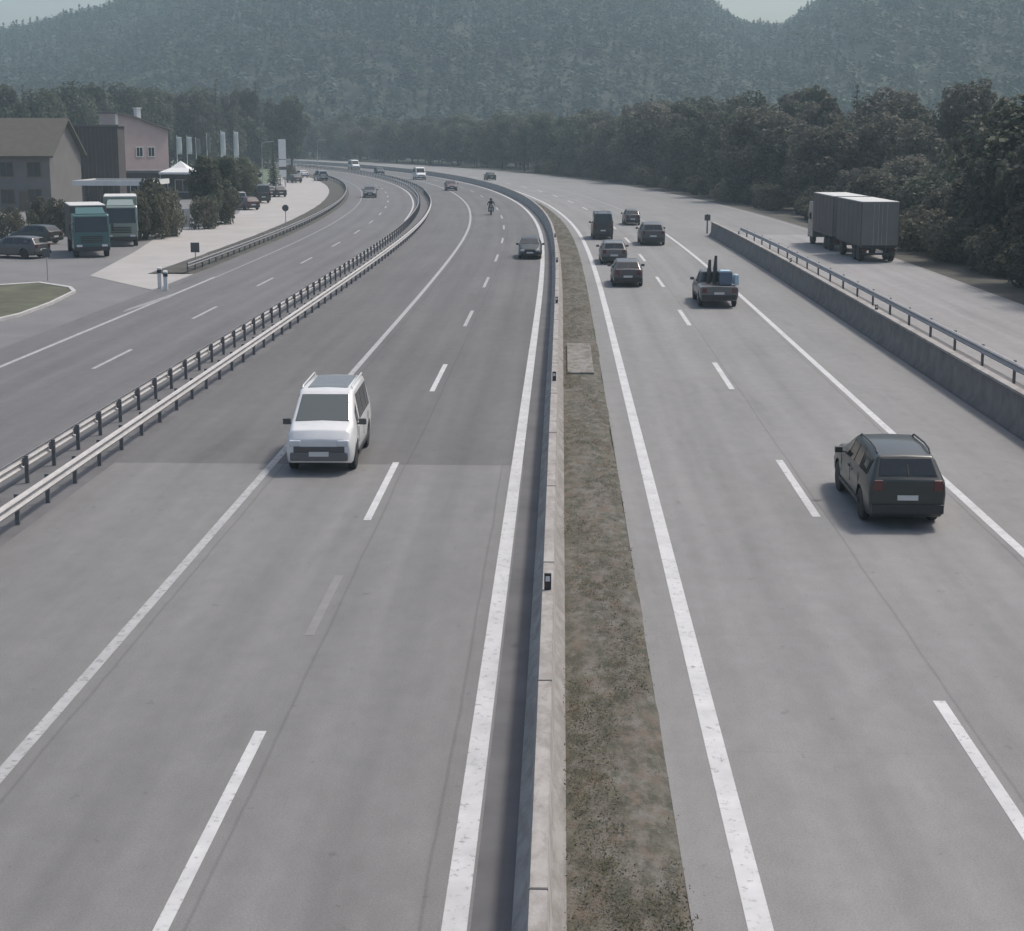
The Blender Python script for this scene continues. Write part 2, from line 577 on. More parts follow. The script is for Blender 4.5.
# median soil, slightly mounded
def mound(name, o0, o1, y0, y1, h, m, n=6, step=1.2, wob=0.05):
    ys = ygrid(y0, y1, step)
    vs, fs = [], []
    for y in ys:
        e0 = o0 + wob * mnoise.noise((y * 0.35, 3.1, 0)); e1 = o1 + 2 * wob * mnoise.noise((y * 0.3, 9.7, 0))
        for k in range(n + 1):
            u = k / n
            zz = h * math.sin(math.pi * u) ** 0.6 + 0.03 * mnoise.noise((y * 0.7, u * 3, 5.0)) * math.sin(math.pi * u)
            vs.append(pos(e0 + (e1 - e0) * u, y, Z1 - 0.015 + zz))
    q = n + 1
    for i in range(len(ys) - 1):
        for k in range(n):
            a = i * q + k
            fs.append((a, a + 1, a + 1 + q, a + q))
    me = bpy.data.meshes.new(name)
    me.from_pydata(vs, [], fs)
    for p in me.polygons: p.use_smooth = True
    o = link(name, me, m)
    o['kind'] = 'structure'
    return o
mound('median_ground', 0.0, 1.50, -5, 330, 0.09, 'median_soil', wob=0.085)
mound('grass_verge', -25.6, -22.55, 92, 330, 0.10, 'dark_verge', n=4, step=3, wob=0.1)

# painted lines
strip('road_marking', -7.66, -7.46, -5, YE, Z2, 'pale_paint')
strip('road_marking', -1.27, -0.99, -5, YE, Z2, 'white_paint')
strip('road_marking', 2.08, 2.36, -5, YE, Z2, 'white_paint')
strip('road_marking', 9.50, 9.72, -5, 131, Z2, 'white_paint')
strip('road_marking', 9.50, 9.72, 131, 260, Z2, 'worn_paint')
strip('road_marking', 16.55, 16.70, -5, 129, Z2, 'pale_paint')
strip('road_marking', 22.75, 22.92, -5, 300, Z2, 'worn_paint')
strip('road_marking', -14.15, -13.98, 150, 420, Z2, 'white_paint')
strip('road_marking', -14.05, -13.93, -5, 150, Z2, 'worn_paint')
def dashes(o, w, starts, length, m):
    for y in starts:
        strip('road_marking', o - w / 2, o + w / 2, y, y + length, Z2, m, 2.0)
def ypx(py): return at(XV, py).y
dashes(-4.33, 0.17, [ypx(737) - 6.0, ypx(523), ypx(393)], 6.0, 'white_paint')
dashes(-4.33, 0.16, [ypx(640)], 3.6, 'ghost_paint')
y0 = ypx(393)
dashes(-4.33, 0.16, [y0 + 17.3 * k for k in range(1, 14)], 6.0, 'pale_paint')
y0 = ypx(516)
dashes(5.82, 0.19, [y0 + 17.2 * k for k in range(-1, 16)], 6.0, 'white_paint')
y0 = ypx(372)
dashes(-17.25, 0.16, [y0 + 15.2 * k for k in range(-2, 14)], 5.0, 'pale_paint')
strip('road_marking', -20.95, -20.75, 20, 90, Z2, 'pale_paint')
strip('road_marking', -20.85, -20.72, 90, 300, Z2, 'worn_paint')
sheet('road_marking', [at(122, 313), at(128, 309.5), at(171, 295), at(171, 298)], Z2 + .004, 'worn_paint')

# filling-station yard
sheet('station_yard', [(-22.4, 40), (-22.4, 92), (-26.1, 94), (-26.3, 130), (-28, 165), (-34, 215), (-47, 260), (-150, 260), (-150, 30), (-60, 30)], 0.012, 'yard_asphalt')
ap = [(90, 276), (166, 293.5), (176, 290), (200, 277), (232, 259), (270, 239), (316, 211), (333, 196), (330, 186), (312, 176), (290, 172), (255, 190), (238, 214), (165, 232), (135, 252)]
sheet('station_apron', [at(*p) for p in ap], 0.024, 'apron_paving')

def kerbed_island(pts, m_in):
    b = MB()
    c = sum((Vector((p.x, p.y, 0)) for p in pts), Vector()) / len(pts)
    inner = [c + (Vector((p.x, p.y, 0)) - c) * 0.93 for p in pts]
    n = len(pts)
    outer = [Vector((p.x, p.y, 0)) for p in pts]
    vs = [(p.x, p.y, 0.0) for p in outer] + [(p.x, p.y, 0.15) for p in outer] + [(p.x, p.y, 0.15) for p in inner] + [(p.x, p.y, 0.05) for p in inner]
    fs = []
    for i in range(n):
        j = (i + 1) % n
        fs += [(i, j, j + n, i + n), (i + n, j + n, j + 2 * n, i + 2 * n), (i + 2 * n, j + 2 * n, j + 3 * n, i + 3 * n)]
    b.add(vs, fs)
    k = b.build('kerb', 'kerb'); k['kind'] = 'structure'
    sheet('grass_verge', inner, 0.12, m_in)
kerbed_island([at(-60, 336), at(20, 317), at(52, 305), at(76, 293), at(72, 289), at(40, 284), at(-20, 288), at(-80, 300)], 'verge_grass')
# concrete cover slab in the median
b = MB(); p = pos(0.72, (ypx(374) + ypx(349)) / 2, 0.11); b.box(p, (0.95, 7.6, 0.10))
b.build('median_slab', 'slab_concrete', bevel=0.01)['kind'] = 'structure'

# ------------------------------------------------------------------ hill and forest
RID = [(-700, 60), (-300, 75), (-120, 76), (0, 88), (36, 93), (80, 104), (120, 112), (150, 128), (250, 165), (420, 180), (560, 176), (640, 156), (690, 134), (716, 110), (740, 98), (775, 97), (800, 114),
       (860, 150), (950, 165), (1100, 170), (1400, 150), (1800, 130)]
RX = [a for a, b in RID]; RY = [b for a, b in RID]
R0, R1 = 560.0, 1250.0
def hill_h(x, y):
    r = math.hypot(x, y)
    ang = math.atan2(x, y)
    px = PPX + math.tan(ang + YAW) * FPX * 1.0 if abs(ang + YAW) < 1.2 else (1800 if ang > 0 else -700)
    ridge = np.interp(px, RX, RY) / FPX * R1 * 1.0 + CAM_H - 14
    u = (r - R0) / (R1 - R0)
    if u <= 0: return 0.0
    u = min(u, 1.35)
    s = math.sin(min(u, 1.0) * math.pi / 2) ** 1.25 if u <= 1 else 1 - 0.4 * (u - 1)
    bump = 10 * mnoise.noise((x * 0.006, y * 0.006, 1.7)) * min(1, u * 2) * (1 - 0.75 * max(0, min(1, (u - .5) * 2)))
    return max(0.0, ridge * s + bump)
def hill():
    A = np.linspace(R(-48), R(52), 130)
    rr = np.linspace(R0, R1 * 1.3, 46)
    vs = []
    for r in rr:
        for a in A:
            x, y = r * math.sin(a), r * math.cos(a)
            vs.append((x, y, hill_h(x, y) - 0.4))
    n = len(A)
    fs = [(j * n + i, j * n + i + 1, (j + 1) * n + i + 1, (j + 1) * n + i) for j in range(len(rr) - 1) for i in range(n - 1)]
    me = bpy.data.meshes.new('hill')
    me.from_pydata(vs, [], fs)
    for p in me.polygons: p.use_smooth = True
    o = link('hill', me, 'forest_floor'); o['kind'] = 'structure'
hill()

def quads_mesh(name, C, N, size, tint, asp=1.0):
    """leaf quads: centres C, normals N, half size, tint per quad"""
    n = len(C)
    N = N / np.linalg.norm(N, axis=1, keepdims=True)
    ref = rng.normal(size=(n, 3))
    U = np.cross(N, ref); U /= np.linalg.norm(U, axis=1, keepdims=True)
    V = np.cross(N, U)
    s = size[:, None]
    P = np.stack([C - U * s - V * s * asp * .4, C + U * s * .3 - V * s * asp, C + U * s + V * s * asp * .3, C - U * s * .35 + V * s * asp], 1).reshape(-1, 3)
    me = bpy.data.meshes.new(name)
    me.vertices.add(4 * n); me.loops.add(4 * n); me.polygons.add(n)
    me.vertices.foreach_set('co', P.astype(np.float32).ravel())
    me.loops.foreach_set('vertex_index', np.arange(4 * n, dtype=np.int32))
    me.polygons.foreach_set('loop_start', np.arange(0, 4 * n, 4, dtype=np.int32))
    me.polygons.foreach_set('loop_total', np.full(n, 4, dtype=np.int32))
    at_ = me.attributes.new('tint', 'FLOAT', 'FACE')
    at_.data.foreach_set('value', np.clip(tint, 0, 1).astype(np.float32))
    me.update()
    me.validate()
    return me

def unit(n):
    v = rng.normal(size=(n, 3))
    return v / np.linalg.norm(v, axis=1, keepdims=True)

def hill_forest():
    Cs, Ns, Ss, Ts = [], [], [], []
    cnt = 0
    while cnt < 9500:
        a = R(-24) + rng.random() * R(48)
        r = math.sqrt(R0 ** 2 + rng.random() * ((R1 * 1.10) ** 2 - R0 ** 2))
        x, y = r * math.sin(a), r * math.cos(a)
        z = hill_h(x, y)
        con = rng.random() < 0.45 + 0.4 * mnoise.noise((x * .008, y * .008, 9))
        h = rng.uniform(11, 17) * (1.1 if con else 1)
        w = h * (0.17 if con else 0.30)
        base = np.clip(0.5 + 0.45 * mnoise.noise((x * .01, y * .01, 4.0)) + rng.normal() * .16 - (.2 if con else 0), 0, 1)
        n = 70
        d = unit(n); d[:, 2] = np.where(d[:, 2] < -0.3, -d[:, 2], d[:, 2])
        if con:
            t = rng.random(n) ** 0.7
            rad = w * (1.05 - t) * (0.5 + 0.5 * rng.random(n))
            C = np.stack([d[:, 0] * rad, d[:, 1] * rad, h * (0.12 + 0.88 * t)], 1)
        else:
            k = 0.72 + 0.38 * rng.random(n)
            C = d * k[:, None] * np.array([w, w, h * .42]) + np.array([0, 0, h * .56])
        C += np.array([x, y, z - 0.5])
        Cs.append(C); Ns.append(d * .45 + unit(n) * .35 + np.array([0, 0, .6])); Ss.append(rng.uniform(.55, 1.15, n) * (0.8 if con else 1)); Ts.append(base * .55 + .22 + rng.normal(size=n) * .04)
        cnt += 1
    me = quads_mesh('hill_forest', np.concatenate(Cs), np.concatenate(Ns), np.concatenate(Ss), np.concatenate(Ts))
    o = link('hill_forest', me, 'leaf_hill')
    tag(o, 'hazy green mixed forest covering the whole hillside behind the motorway', 'forest', kind='stuff')
hill_forest()

# ------------------------------------------------------------------ trees
def deciduous(h, w, lobes, leaves, size, z0=0.16):
    """returns crown mesh and trunk mesh, unit: metres"""
    Cs, Ns, Ss, Ts = [], [], [], []
    limbs = []
    for i in range(lobes):
        t = (i + .5) / lobes
        zz = z0 + (1 - z0) * (0.08 + 0.84 * t)
        env = math.sin(math.pi * min(1, max(0.06, (zz - z0 * .6) / (1.02 - z0 * .6))) ** 0.8) ** 0.7
        a = i * 2.399 + rng.random() * .9
        rr = w * env * (0.25 + 0.75 * math.sqrt(rng.random()))
        c = np.array([math.cos(a) * rr, math.sin(a) * rr, zz * h])
        lr = w * rng.uniform(.26, .50) * (0.65 + 0.5 * env)
        limbs.append((c, lr))
        n = int(leaves * (lr / (w * .4)) ** 1.5)
        d = unit(n)
        k = 0.55 + 0.55 * rng.random(n) ** .6
        C = c + d * (k * lr)[:, None] * np.array([1, 1, .8])
        Cs.append(C); Ns.append(d + unit(n) * .9 + np.array([0, 0, .3])); Ss.append(size * rng.uniform(.55, 1.25, n)); Ts.append(np.clip(rng.normal(.45, .18) + rng.normal(size=n) * .14, 0, 1))
    crown = quads_mesh('crown', np.concatenate(Cs), np.concatenate(Ns), np.concatenate(Ss), np.concatenate(Ts))
    b = MB()
    b.tube([(0, 0, -.2), (0.03, 0, h * .1), (-.05, .04, h * .35), (.05, 0, h * .62), (0, 0, h * .9)], [h * .026, h * .02, h * .015, h * .009, h * .003], 8)
    for c, lr in limbs[::2]:
        z1 = max(h * .1, c[2] * .62)
        b.tube([(0, 0, z1), (c[0] * .55, c[1] * .55, z1 + (c[2] - z1) * .6), tuple(c)], [h * .009, h * .006, h * .002], 5)
    tr = b.mesh('trunk')
    return crown, tr

def spruce(h, w, whorls=22, per=15, size=.24):
    Cs, Ns, Ss, Ts = [], [], [], []
    for i in range(whorls):
        t = i / (whorls - 1)
        z = h * (.07 + .91 * t)
        rad = w * (1.03 - t) ** .9 * rng.uniform(.8, 1.12)
        nb = max(4, int(per * (1.1 - .6 * t)))
        for k in range(nb):
            a = 2 * math.pi * (k + rng.random() * .7) / nb + i
            L = rad * rng.uniform(.75, 1.1)
            m = max(4, int(L / .13))
            u = (np.arange(m) + rng.random(m)) / m
            C = np.stack([np.cos(a) * L * u, np.sin(a) * L * u, z - L * .38 * u + .1 * L * u * u], 1) + rng.normal(size=(m, 3)) * np.array([.16, .16, .12])
            d = np.tile(np.array([math.cos(a) * .6, math.sin(a) * .6, .8]), (m, 1))
            Cs.append(C); Ns.append(d + unit(m) * .7); Ss.append(size * rng.uniform(.6, 1.1, m) * (1.05 - .4 * t)); Ts.append(np.full(m, rng.normal(.4, .15)) + rng.normal(size=m) * .12)
    crown = quads_mesh('crown', np.concatenate(Cs), np.concatenate(Ns), np.concatenate(Ss), np.concatenate(Ts), .7)
    b = MB()
    b.tube([(0, 0, -.2), (0, 0, h * .5), (0, 0, h * .99)], [h * .018, h * .011, h * .002], 7)
    return crown, b.mesh('trunk')

PROTO = {}
for k in range(4):
    PROTO['dec', k] = (*deciduous(13.0, [4.0, 3.3, 4.4, 3.0][k], [32, 28, 36, 26][k], 250, .21, [.1, .14, .08, .16][k]), 'leaf_deciduous', 13.0)
for k in range(3):
    PROTO['dull', k] = (*deciduous(12.0, [3.4, 2.7, 3.8][k], [28, 24, 32][k], 220, .20, .10), 'leaf_dull', 12.0)
for k in range(3):
    PROTO['spr', k] = (*spruce(15.0, [3.5, 3.1, 3.9][k]), 'leaf_spruce', 15.0)
def shrub_mesh(h, w, lobes, leaves, size):
    c, t = deciduous(h, w, lobes, leaves, size, .02)
    return c, t
for k in range(3):
    PROTO['shrub', k] = (*shrub_mesh(2.6, [1.6, 1.9, 1.4][k], 16, 190, .10), 'leaf_shrub', 2.6)

ROOTS = {}
def tree(kind, k, loc, h, wf=1.0, label='', cat='tree', group=None, name=None):
    name = name or {'dec': 'leafy_tree', 'dull': 'leafy_tree', 'spr': 'spruce_tree', 'shrub': 'shrub'}[kind]
    cm, tm, lm, h0 = PROTO[kind, k]
    key = (kind, k, name)
    if key not in ROOTS:
        r = empty(name)
        link('crown', cm, lm, r)
        link('stem' if kind == 'shrub' else 'trunk', tm, 'bark', r)
        ROOTS[key] = r
    else:
        r = copy_tree(ROOTS[key])
    for kk in ('group',):
        if kk in r: del r[kk]
    s = h / h0
    r.location = loc
    r.scale = (s * wf, s * wf, s)
    r.rotation_euler = (0, 0, rng.random() * 6.28)
    tag(r, label, cat, group)
    return r

# the wood along the right edge of the road, following the curve
EDGE_TXT = {
    'dec': 'dense dark leafy tree in the wood {z}',
    'dull': 'dull olive leafy tree in the wood {z}',
    'spr': 'pointed dark spruce standing in the wood {z}',
}
def zone(y):
    if y < 125: return 'beside the lorry at the right edge'
    if y < 200: return 'behind the nose of the right barrier'
    if y < 300: return 'above the group of dark cars'
    return 'where the motorway bends out of sight'
yy = 44.0
i = 0
while yy < 520:
    for row in range(3):
        if row == 2 and i % 2: continue
        o = 30.5 + row * 7.5 + rng.uniform(-1.6, 2.0)
        y = yy + rng.uniform(-2.2, 2.2) + row * 2.5
        gap = 104 < y < 158                      # lower growth: the hill shows through here
        kind = rng.choice(['dec', 'dull', 'spr'], p=[.5, .36, .14] if row < 2 else [.5, .15, .35])
        if kind == 'spr' and y < 200: kind = 'dull'
        k = int(rng.integers(0, 4 if kind == 'dec' else 3))
        h = rng.uniform(8.5, 12.5) + row * 1.3 + (1.5 if y > 200 else 0) + (1.0 if kind == 'spr' else 0)
        if y > 300: h *= 0.92
        if gap: h *= rng.uniform(.42, .6)
        tree(kind, k, pos(o, y), h, rng.uniform(.85, 1.25) * (1.25 if gap else 1), EDGE_TXT[kind].format(z=zone(y)), 'tree', 'trees of the wood along the right edge of the road')
    yy += 6.4 if yy < 200 else 7.6
    i += 1
for y in np.arange(50, 330, 4.6):
    for rep in range(1 if y > 150 else 2):
        tree('shrub', int(rng.integers(0, 3)), pos(27.4 + rng.uniform(-.7, 2.0), y + rng.uniform(-1.8, 1.8)), rng.uniform(1.5, 3.2), rng.uniform(.9, 1.4),
             'low dark shrub on the bank ' + zone(float(y)), 'shrub', 'shrubs on the bank beside the exit road')

# trees behind the service area
ZL = [('spr', 0, 28, 185, 12), ('dec', 0, 44, 182, 12), ('dec', 3, 8, 182, 12.5), ('dec', 1, 60, 178, 12), ('dec', 2, 72, 178, 13), ('dec', 3, 95, 176, 13.5), ('spr', 1, 108, 175, 14),
      ('dec', 1, 170, 172, 13), ('spr', 2, 184, 172, 13), ('dec', 0, 205, 170, 14), ('spr', 0, 218, 171, 15), ('dull', 1, 231, 170, 13), ('dec', 3, 246, 169, 14),
      ('spr', 1, 258, 169, 15), ('dec', 2, 268, 168, 12), ('dec', 1, 292, 168, 13), ('dec', 0, 150, 173, 13.5), ('dull', 0, 196, 172, 13), ('dec', 2, 128, 174, 13.5), ('spr', 2, 238, 168, 15)]
WORD = {'dec': 'dark leafy tree', 'dull': 'olive leafy tree', 'spr': 'slim dark spruce'}
for kind, k, px, py, h in ZL:
    where = 'behind the olive-roofed building' if px < 80 else 'behind the dark building' if px < 120 else 'behind the pink-walled house' if px < 165 else 'behind the white pavilion' if px < 200 else 'behind the row of flags' if px < 240 else 'beside the tall white pylon'
    tree(kind, k, at(px, py), h * 1.38, rng.uniform(.75, 1.0), f'{WORD[kind]} growing {where}', 'tree', 'trees behind the service area')
# far trees beyond the meadow
for j in range(30):
    px = rng.uniform(-10, 560)
    py = rng.uniform(156, 159.5)
    kind = 'dec' if j % 3 else 'spr'
    tree(kind, int(rng.integers(0, 3)), at(px, py), rng.uniform(11, 17), rng.uniform(.9, 1.3), f'far {WORD[kind]} at the foot of the hill, beyond the meadow', 'tree', 'far trees at the foot of the hill')

# hedges and bushes round the terrace
BUSH = [('shrub', 0, 146, 240, 4.2, 'tall grey green bush beside the pale green lorry'), ('shrub', 1, 160, 237, 4.0, 'bushy green shrub between the lorry and the terrace'),
        ('shrub', 2, 152, 232, 4.6, 'tall green shrub under the right end of the white canopy'),
        ('dec', 1, 207, 226, 6.6, 'dark round tree at the terrace, nearest the traffic sign'), ('dec', 3, 226, 219, 6.4, 'dark bushy tree right of the terrace tree'),
        ('shrub', 0, 203, 229, 3.0, 'dark low bush at the foot of the terrace tree'), ('shrub', 1, 222, 224, 3.2, 'dark broad bush at the apron edge below the flags'),
        ('dec', 0, 240, 205, 6.0, 'dark leafy tree on the apron edge left of the pylon'), ('spr', 1, 274, 190, 7.5, 'slim dark conifer just left of the white pylon'),
        ('dec', 1, 252, 200, 4.8, 'small dark tree behind the parked dark van'), ('shrub', 2, 40, 232, 3.0, 'dark shrub behind the white parked car'), ('shrub', 0, 58, 236, 3.2, 'dark green shrub left of the teal lorry'),
        ('shrub', 1, 12, 238, 2.4, 'dark low shrub at the far left of the yard'), ('shrub', 1, 290, 180, 2.6, 'small shrub at the end of the apron')]
for kind, k, px, py, h, lab in BUSH:
    tree(kind, k, at(px, py), h, .62 if kind == 'shrub' else .95, lab, 'bush' if kind == 'shrub' else 'tree', None)

# grass tufts in the median
def tufts():
    n = 13000
    y = 14 + 210 * rng.random(n) ** 1.7
    o = rng.uniform(0.1, 1.43, n)
    keep = np.array([mnoise.noise((float(a) * 1.3, float(b) * .35, 2.0)) + rng.normal() * .2 > -.05 and not (ypx(374) < b < ypx(349) and .34 < a + rng.normal() * .1 < 1.1) for a, b in zip(o, y)])
    y, o = y[keep], o[keep]
    C, Nn, Ss, Tt = [], [], [], []
    for a, b in zip(o, y):
        p = pos(a, b)
        m = 9
        hh = rng.uniform(.05, .14)
        C.append(np.array([p.x, p.y, .09 + hh * .4]) + rng.normal(size=(m, 3)) * np.array([.06, .09, .012]))
        v = unit(m); v[:, 2] = np.abs(v[:, 2]) + .35
        Nn.append(v); Ss.append(hh * .17 * rng.uniform(.5, 1.2, m)); Tt.append(np.full(m, rng.random()) * .6 + .3 * rng.random(m))
    me = quads_mesh('median_grass', np.concatenate(C), np.concatenate(Nn), np.concatenate(Ss), np.concatenate(Tt), .45)
    tag(link('median_grass', me, 'leaf_grass'), 'patchy dry grass growing in the narrow median strip', 'grass', kind='stuff')
tufts()

# ------------------------------------------------------------------ barriers
def extrude_along(prof, o, y0, y1, step=2.0, flip=1):
    """prof: (across, height) closed polygon swept along the road axis"""
    ys = ygrid(y0, y1, step)
    b = MB()
    n = len(prof)
    vs, fs = [], []
    for y in ys:
        for (a, z) in prof:
            vs.append(pos(o + a * flip, y, z))
    for i in range(len(ys) - 1):
        for k in range(n):
            a, c = i * n + k, i * n + (k + 1) % n
            fs.append((a, c, c + n, a + n))
    fs.append(tuple(range(n)))
    fs.append(tuple(range((len(ys) - 1) * n, len(ys) * n)))
    return b.add(vs, fs)

STEP = [(-.30, .0), (-.30, .09), (-.14, .32), (-.10, .88), (-.09, .90), (.09, .90), (.10, .88), (.14, .32), (.30, .09), (.30, .0)]
r = empty('concrete_barrier', pos(-.15, 10))
tag(r, 'long concrete median barrier between the two carriageways', 'barrier')
def local(b, root):
    L = Vector(root.location)
    b.v = [tuple(Vector(v) - L) for v in b.v]
    return b
local(extrude_along(STEP, -.20, -5, YE), r).build('barrier_wall', 'barrier_concrete', r, smooth=True)
b = MB()
for y in np.arange(-4, 250, 6.0):            # joint gaps between the cast elements
    p = pos(-.20, y + .4)
    b.box((p.x, p.y, .56), (.20, .03, .70), hof(y))
local(b, r).build('joint', 'gutter', r)
def delineator(parent, o, y, z=0.9):
    p = pos(o, y, z) - Vector(parent.location)
    b = MB(); b.box(p + Vector((0, 0, .14)), (.12, .05, .30))
    d = b.build('reflector_post', 'black_plastic', parent, bevel=.008)
    b = MB(); b.box(p + Vector((0, -.03, .20)), (.075, .012, .09))
    b.build('reflector', 'lamp_glass', d)
for y in (ypx(640) , ypx(640) + 22, ypx(640) + 44, ypx(640) + 66, ypx(640) + 88):
    delineator(r, -.20, y)

r = empty('concrete_barrier', pos(13.3, 10))
tag(r, 'dark-faced concrete barrier between right carriageway and exit road', 'barrier')
P2 = [(-.28, .0), (-.28, .08), (-.14, .30), (-.09, 1.10), (-.08, 1.12), (.10, 1.12), (.11, 1.10), (.14, .3), (.28, .08), (.28, 0)]
local(extrude_along(P2, 13.42, -5, 128), r).build('barrier_wall', 'shaded_concrete', r, smooth=True)
local(extrude_along([(-.13, 1.123), (-.13, 1.20), (.15, 1.20), (.15, 1.123)], 13.42, -5, 128), r).build('lit_top_strip', 'barrier_concrete', r)  # paler strip added to paint the sunlit top edge of the barrier
for y in (64.0, 88.0, 112.0):
    delineator(r, 13.42, y, 1.12)

W_PROF = [(0, .40), (.045, .42), (.075, .47), (.03, .52), (.0, .555), (.03, .59), (.075, .64), (.045, .69), (0, .71), (-.006, .71), (.036, .69), (.066, .64), (.022, .59), (-.008, .555), (.022, .52), (.066, .47), (.036, .42), (-.006, .40)]
def guardrail(label, o, face, y0, y1, spacing=2.0, nmax=100, zup=0.0, steel='galvanised'):
    base = pos(o, max(y0, 10))
    r = empty('guardrail', base)
    tag(r, label, 'guardrail')
    prof = [(a + .09, z + zup) for a, z in W_PROF]
    local(extrude_along(prof, o, y0, y1, 2.0, face), r).build('rail', steel, r, smooth=True)
    b0 = MB(); b0.box((0, 0, .35 + zup / 2), (.10, .055, .74 + zup)); b0.box((face * .06, 0, .555 + zup), (.06, .10, .2))
    pm = None
    ys = np.arange(max(y0 + .5, 16), y1, spacing)
    for y in ys[:nmax]:
        p = pos(o, float(y)) - base
        if pm is None:
            q = b0.build('post', 'post_steel', r, bevel=.006)
            pm = q.data
        else:
            q = link('post', pm, None, r)
        q.location = p
        q.rotation_euler = (0, 0, hof(float(y)))
    if len(ys) > nmax:
        b = MB()
        for y in ys[nmax::2]:
            p = pos(o, float(y)) - base
            b.box((p.x, p.y, .41), (.10, .055, .84), hof(float(y)))
        b.build('far_posts', 'post_steel', r)['kind'] = 'stuff'
    return r
guardrail('steel guardrail along the left edge of the motorway, facing the white van', -12.05, 1, -2, 420)
guardrail('steel guardrail edging the service road, back to back with the motorway one', -13.25, -1, -2, 420)
guardrail('steel guardrail on the verge between service road and station apron', -23.1, 1, 92, 300, 2.0, 70, 0.0, 'dull_steel')
guardrail('steel guardrail along the left edge of the exit road on the right', 15.75, -1, -2, 127, 4.0, 60, .12)

# ------------------------------------------------------------------ vehicles
def wheel(parent, x, y, r=.32, w=.21, name='wheel', rimmat='rim'):
    s = 1 if x > 0 else -1
    b = MB(); h = w / 2
    b.lathe((x, y, r), (1, 0, 0), [(-h, r * .66), (-h, r * .9), (-h * .75, r), (h * .75, r), (h, r * .9), (h, r * .66)], 26)
    t = b.build(name, 'rubber', parent, smooth=True)
    b = MB()
    b.lathe((x + s * (h * .9), y, r), (s, 0, 0), [(-.02, r * .66), (.006, r * .64), (-.012, r * .56), (-.02, r * .2), (.004, r * .16)], 22)
    for k in range(5):
        a = k * 2 * math.pi / 5
        b.box((x + s * (h * .9 - .004), y + math.cos(a) * r * .38, r + math.sin(a) * r * .38), (.022, r * .44, r * .13), rx=a)
    b.build('rim', rimmat, t)
    return t

def ring(st):
    y, zb, zs, zm, zbelt, zt, wb, w, wbelt, wt = st
    return [Vector(p) for p in ((0, y, zb), (wb, y, zb), (w - .02, y, zs), (w, y, zm), (wbelt, y, zbelt), (wt, y, zt - .05), (wt - .055, y, zt - .006), (0, y, zt + .012))]

def cut_arches(me, cuts):
    """wheel arches via a boolean, applied through the depsgraph"""
    o = bpy.data.objects.new('tmp_body', me)
    COL.objects.link(o)
    b = MB()
    for (y, r_) in cuts:
        for s in (-1, 1):
            b.cyl((s * .95, y, r_ * .9), (1, 0, 0), r_, .62, 28)
    cm = b.mesh('tmp_cut')
    bm = bmesh.new(); bm.from_mesh(cm); bmesh.ops.recalc_face_normals(bm, faces=bm.faces); bm.to_mesh(cm); bm.free()
    co = bpy.data.objects.new('tmp_cut', cm)
    COL.objects.link(co)
    m = o.modifiers.new('b', 'BOOLEAN'); m.operation = 'DIFFERENCE'; m.object = co; m.solver = 'EXACT'
    dg = bpy.context.evaluated_depsgraph_get()
    ev = o.evaluated_get(dg)
    res = bpy.data.meshes.new_from_object(ev)
    bpy.data.objects.remove(o); bpy.data.objects.remove(co)
    return res

def patch(a, b, c, d, u0, u1, v0, v1):
    """sub-quad of the bilinear patch a-b (bottom, u) and d-c (top)"""
    f = lambda u, v: (a * (1 - u) + b * u) * (1 - v) + (d * (1 - u) + c * u) * v
    return [f(u0, v0), f(u1, v0), f(u1, v1), f(u0, v1)]

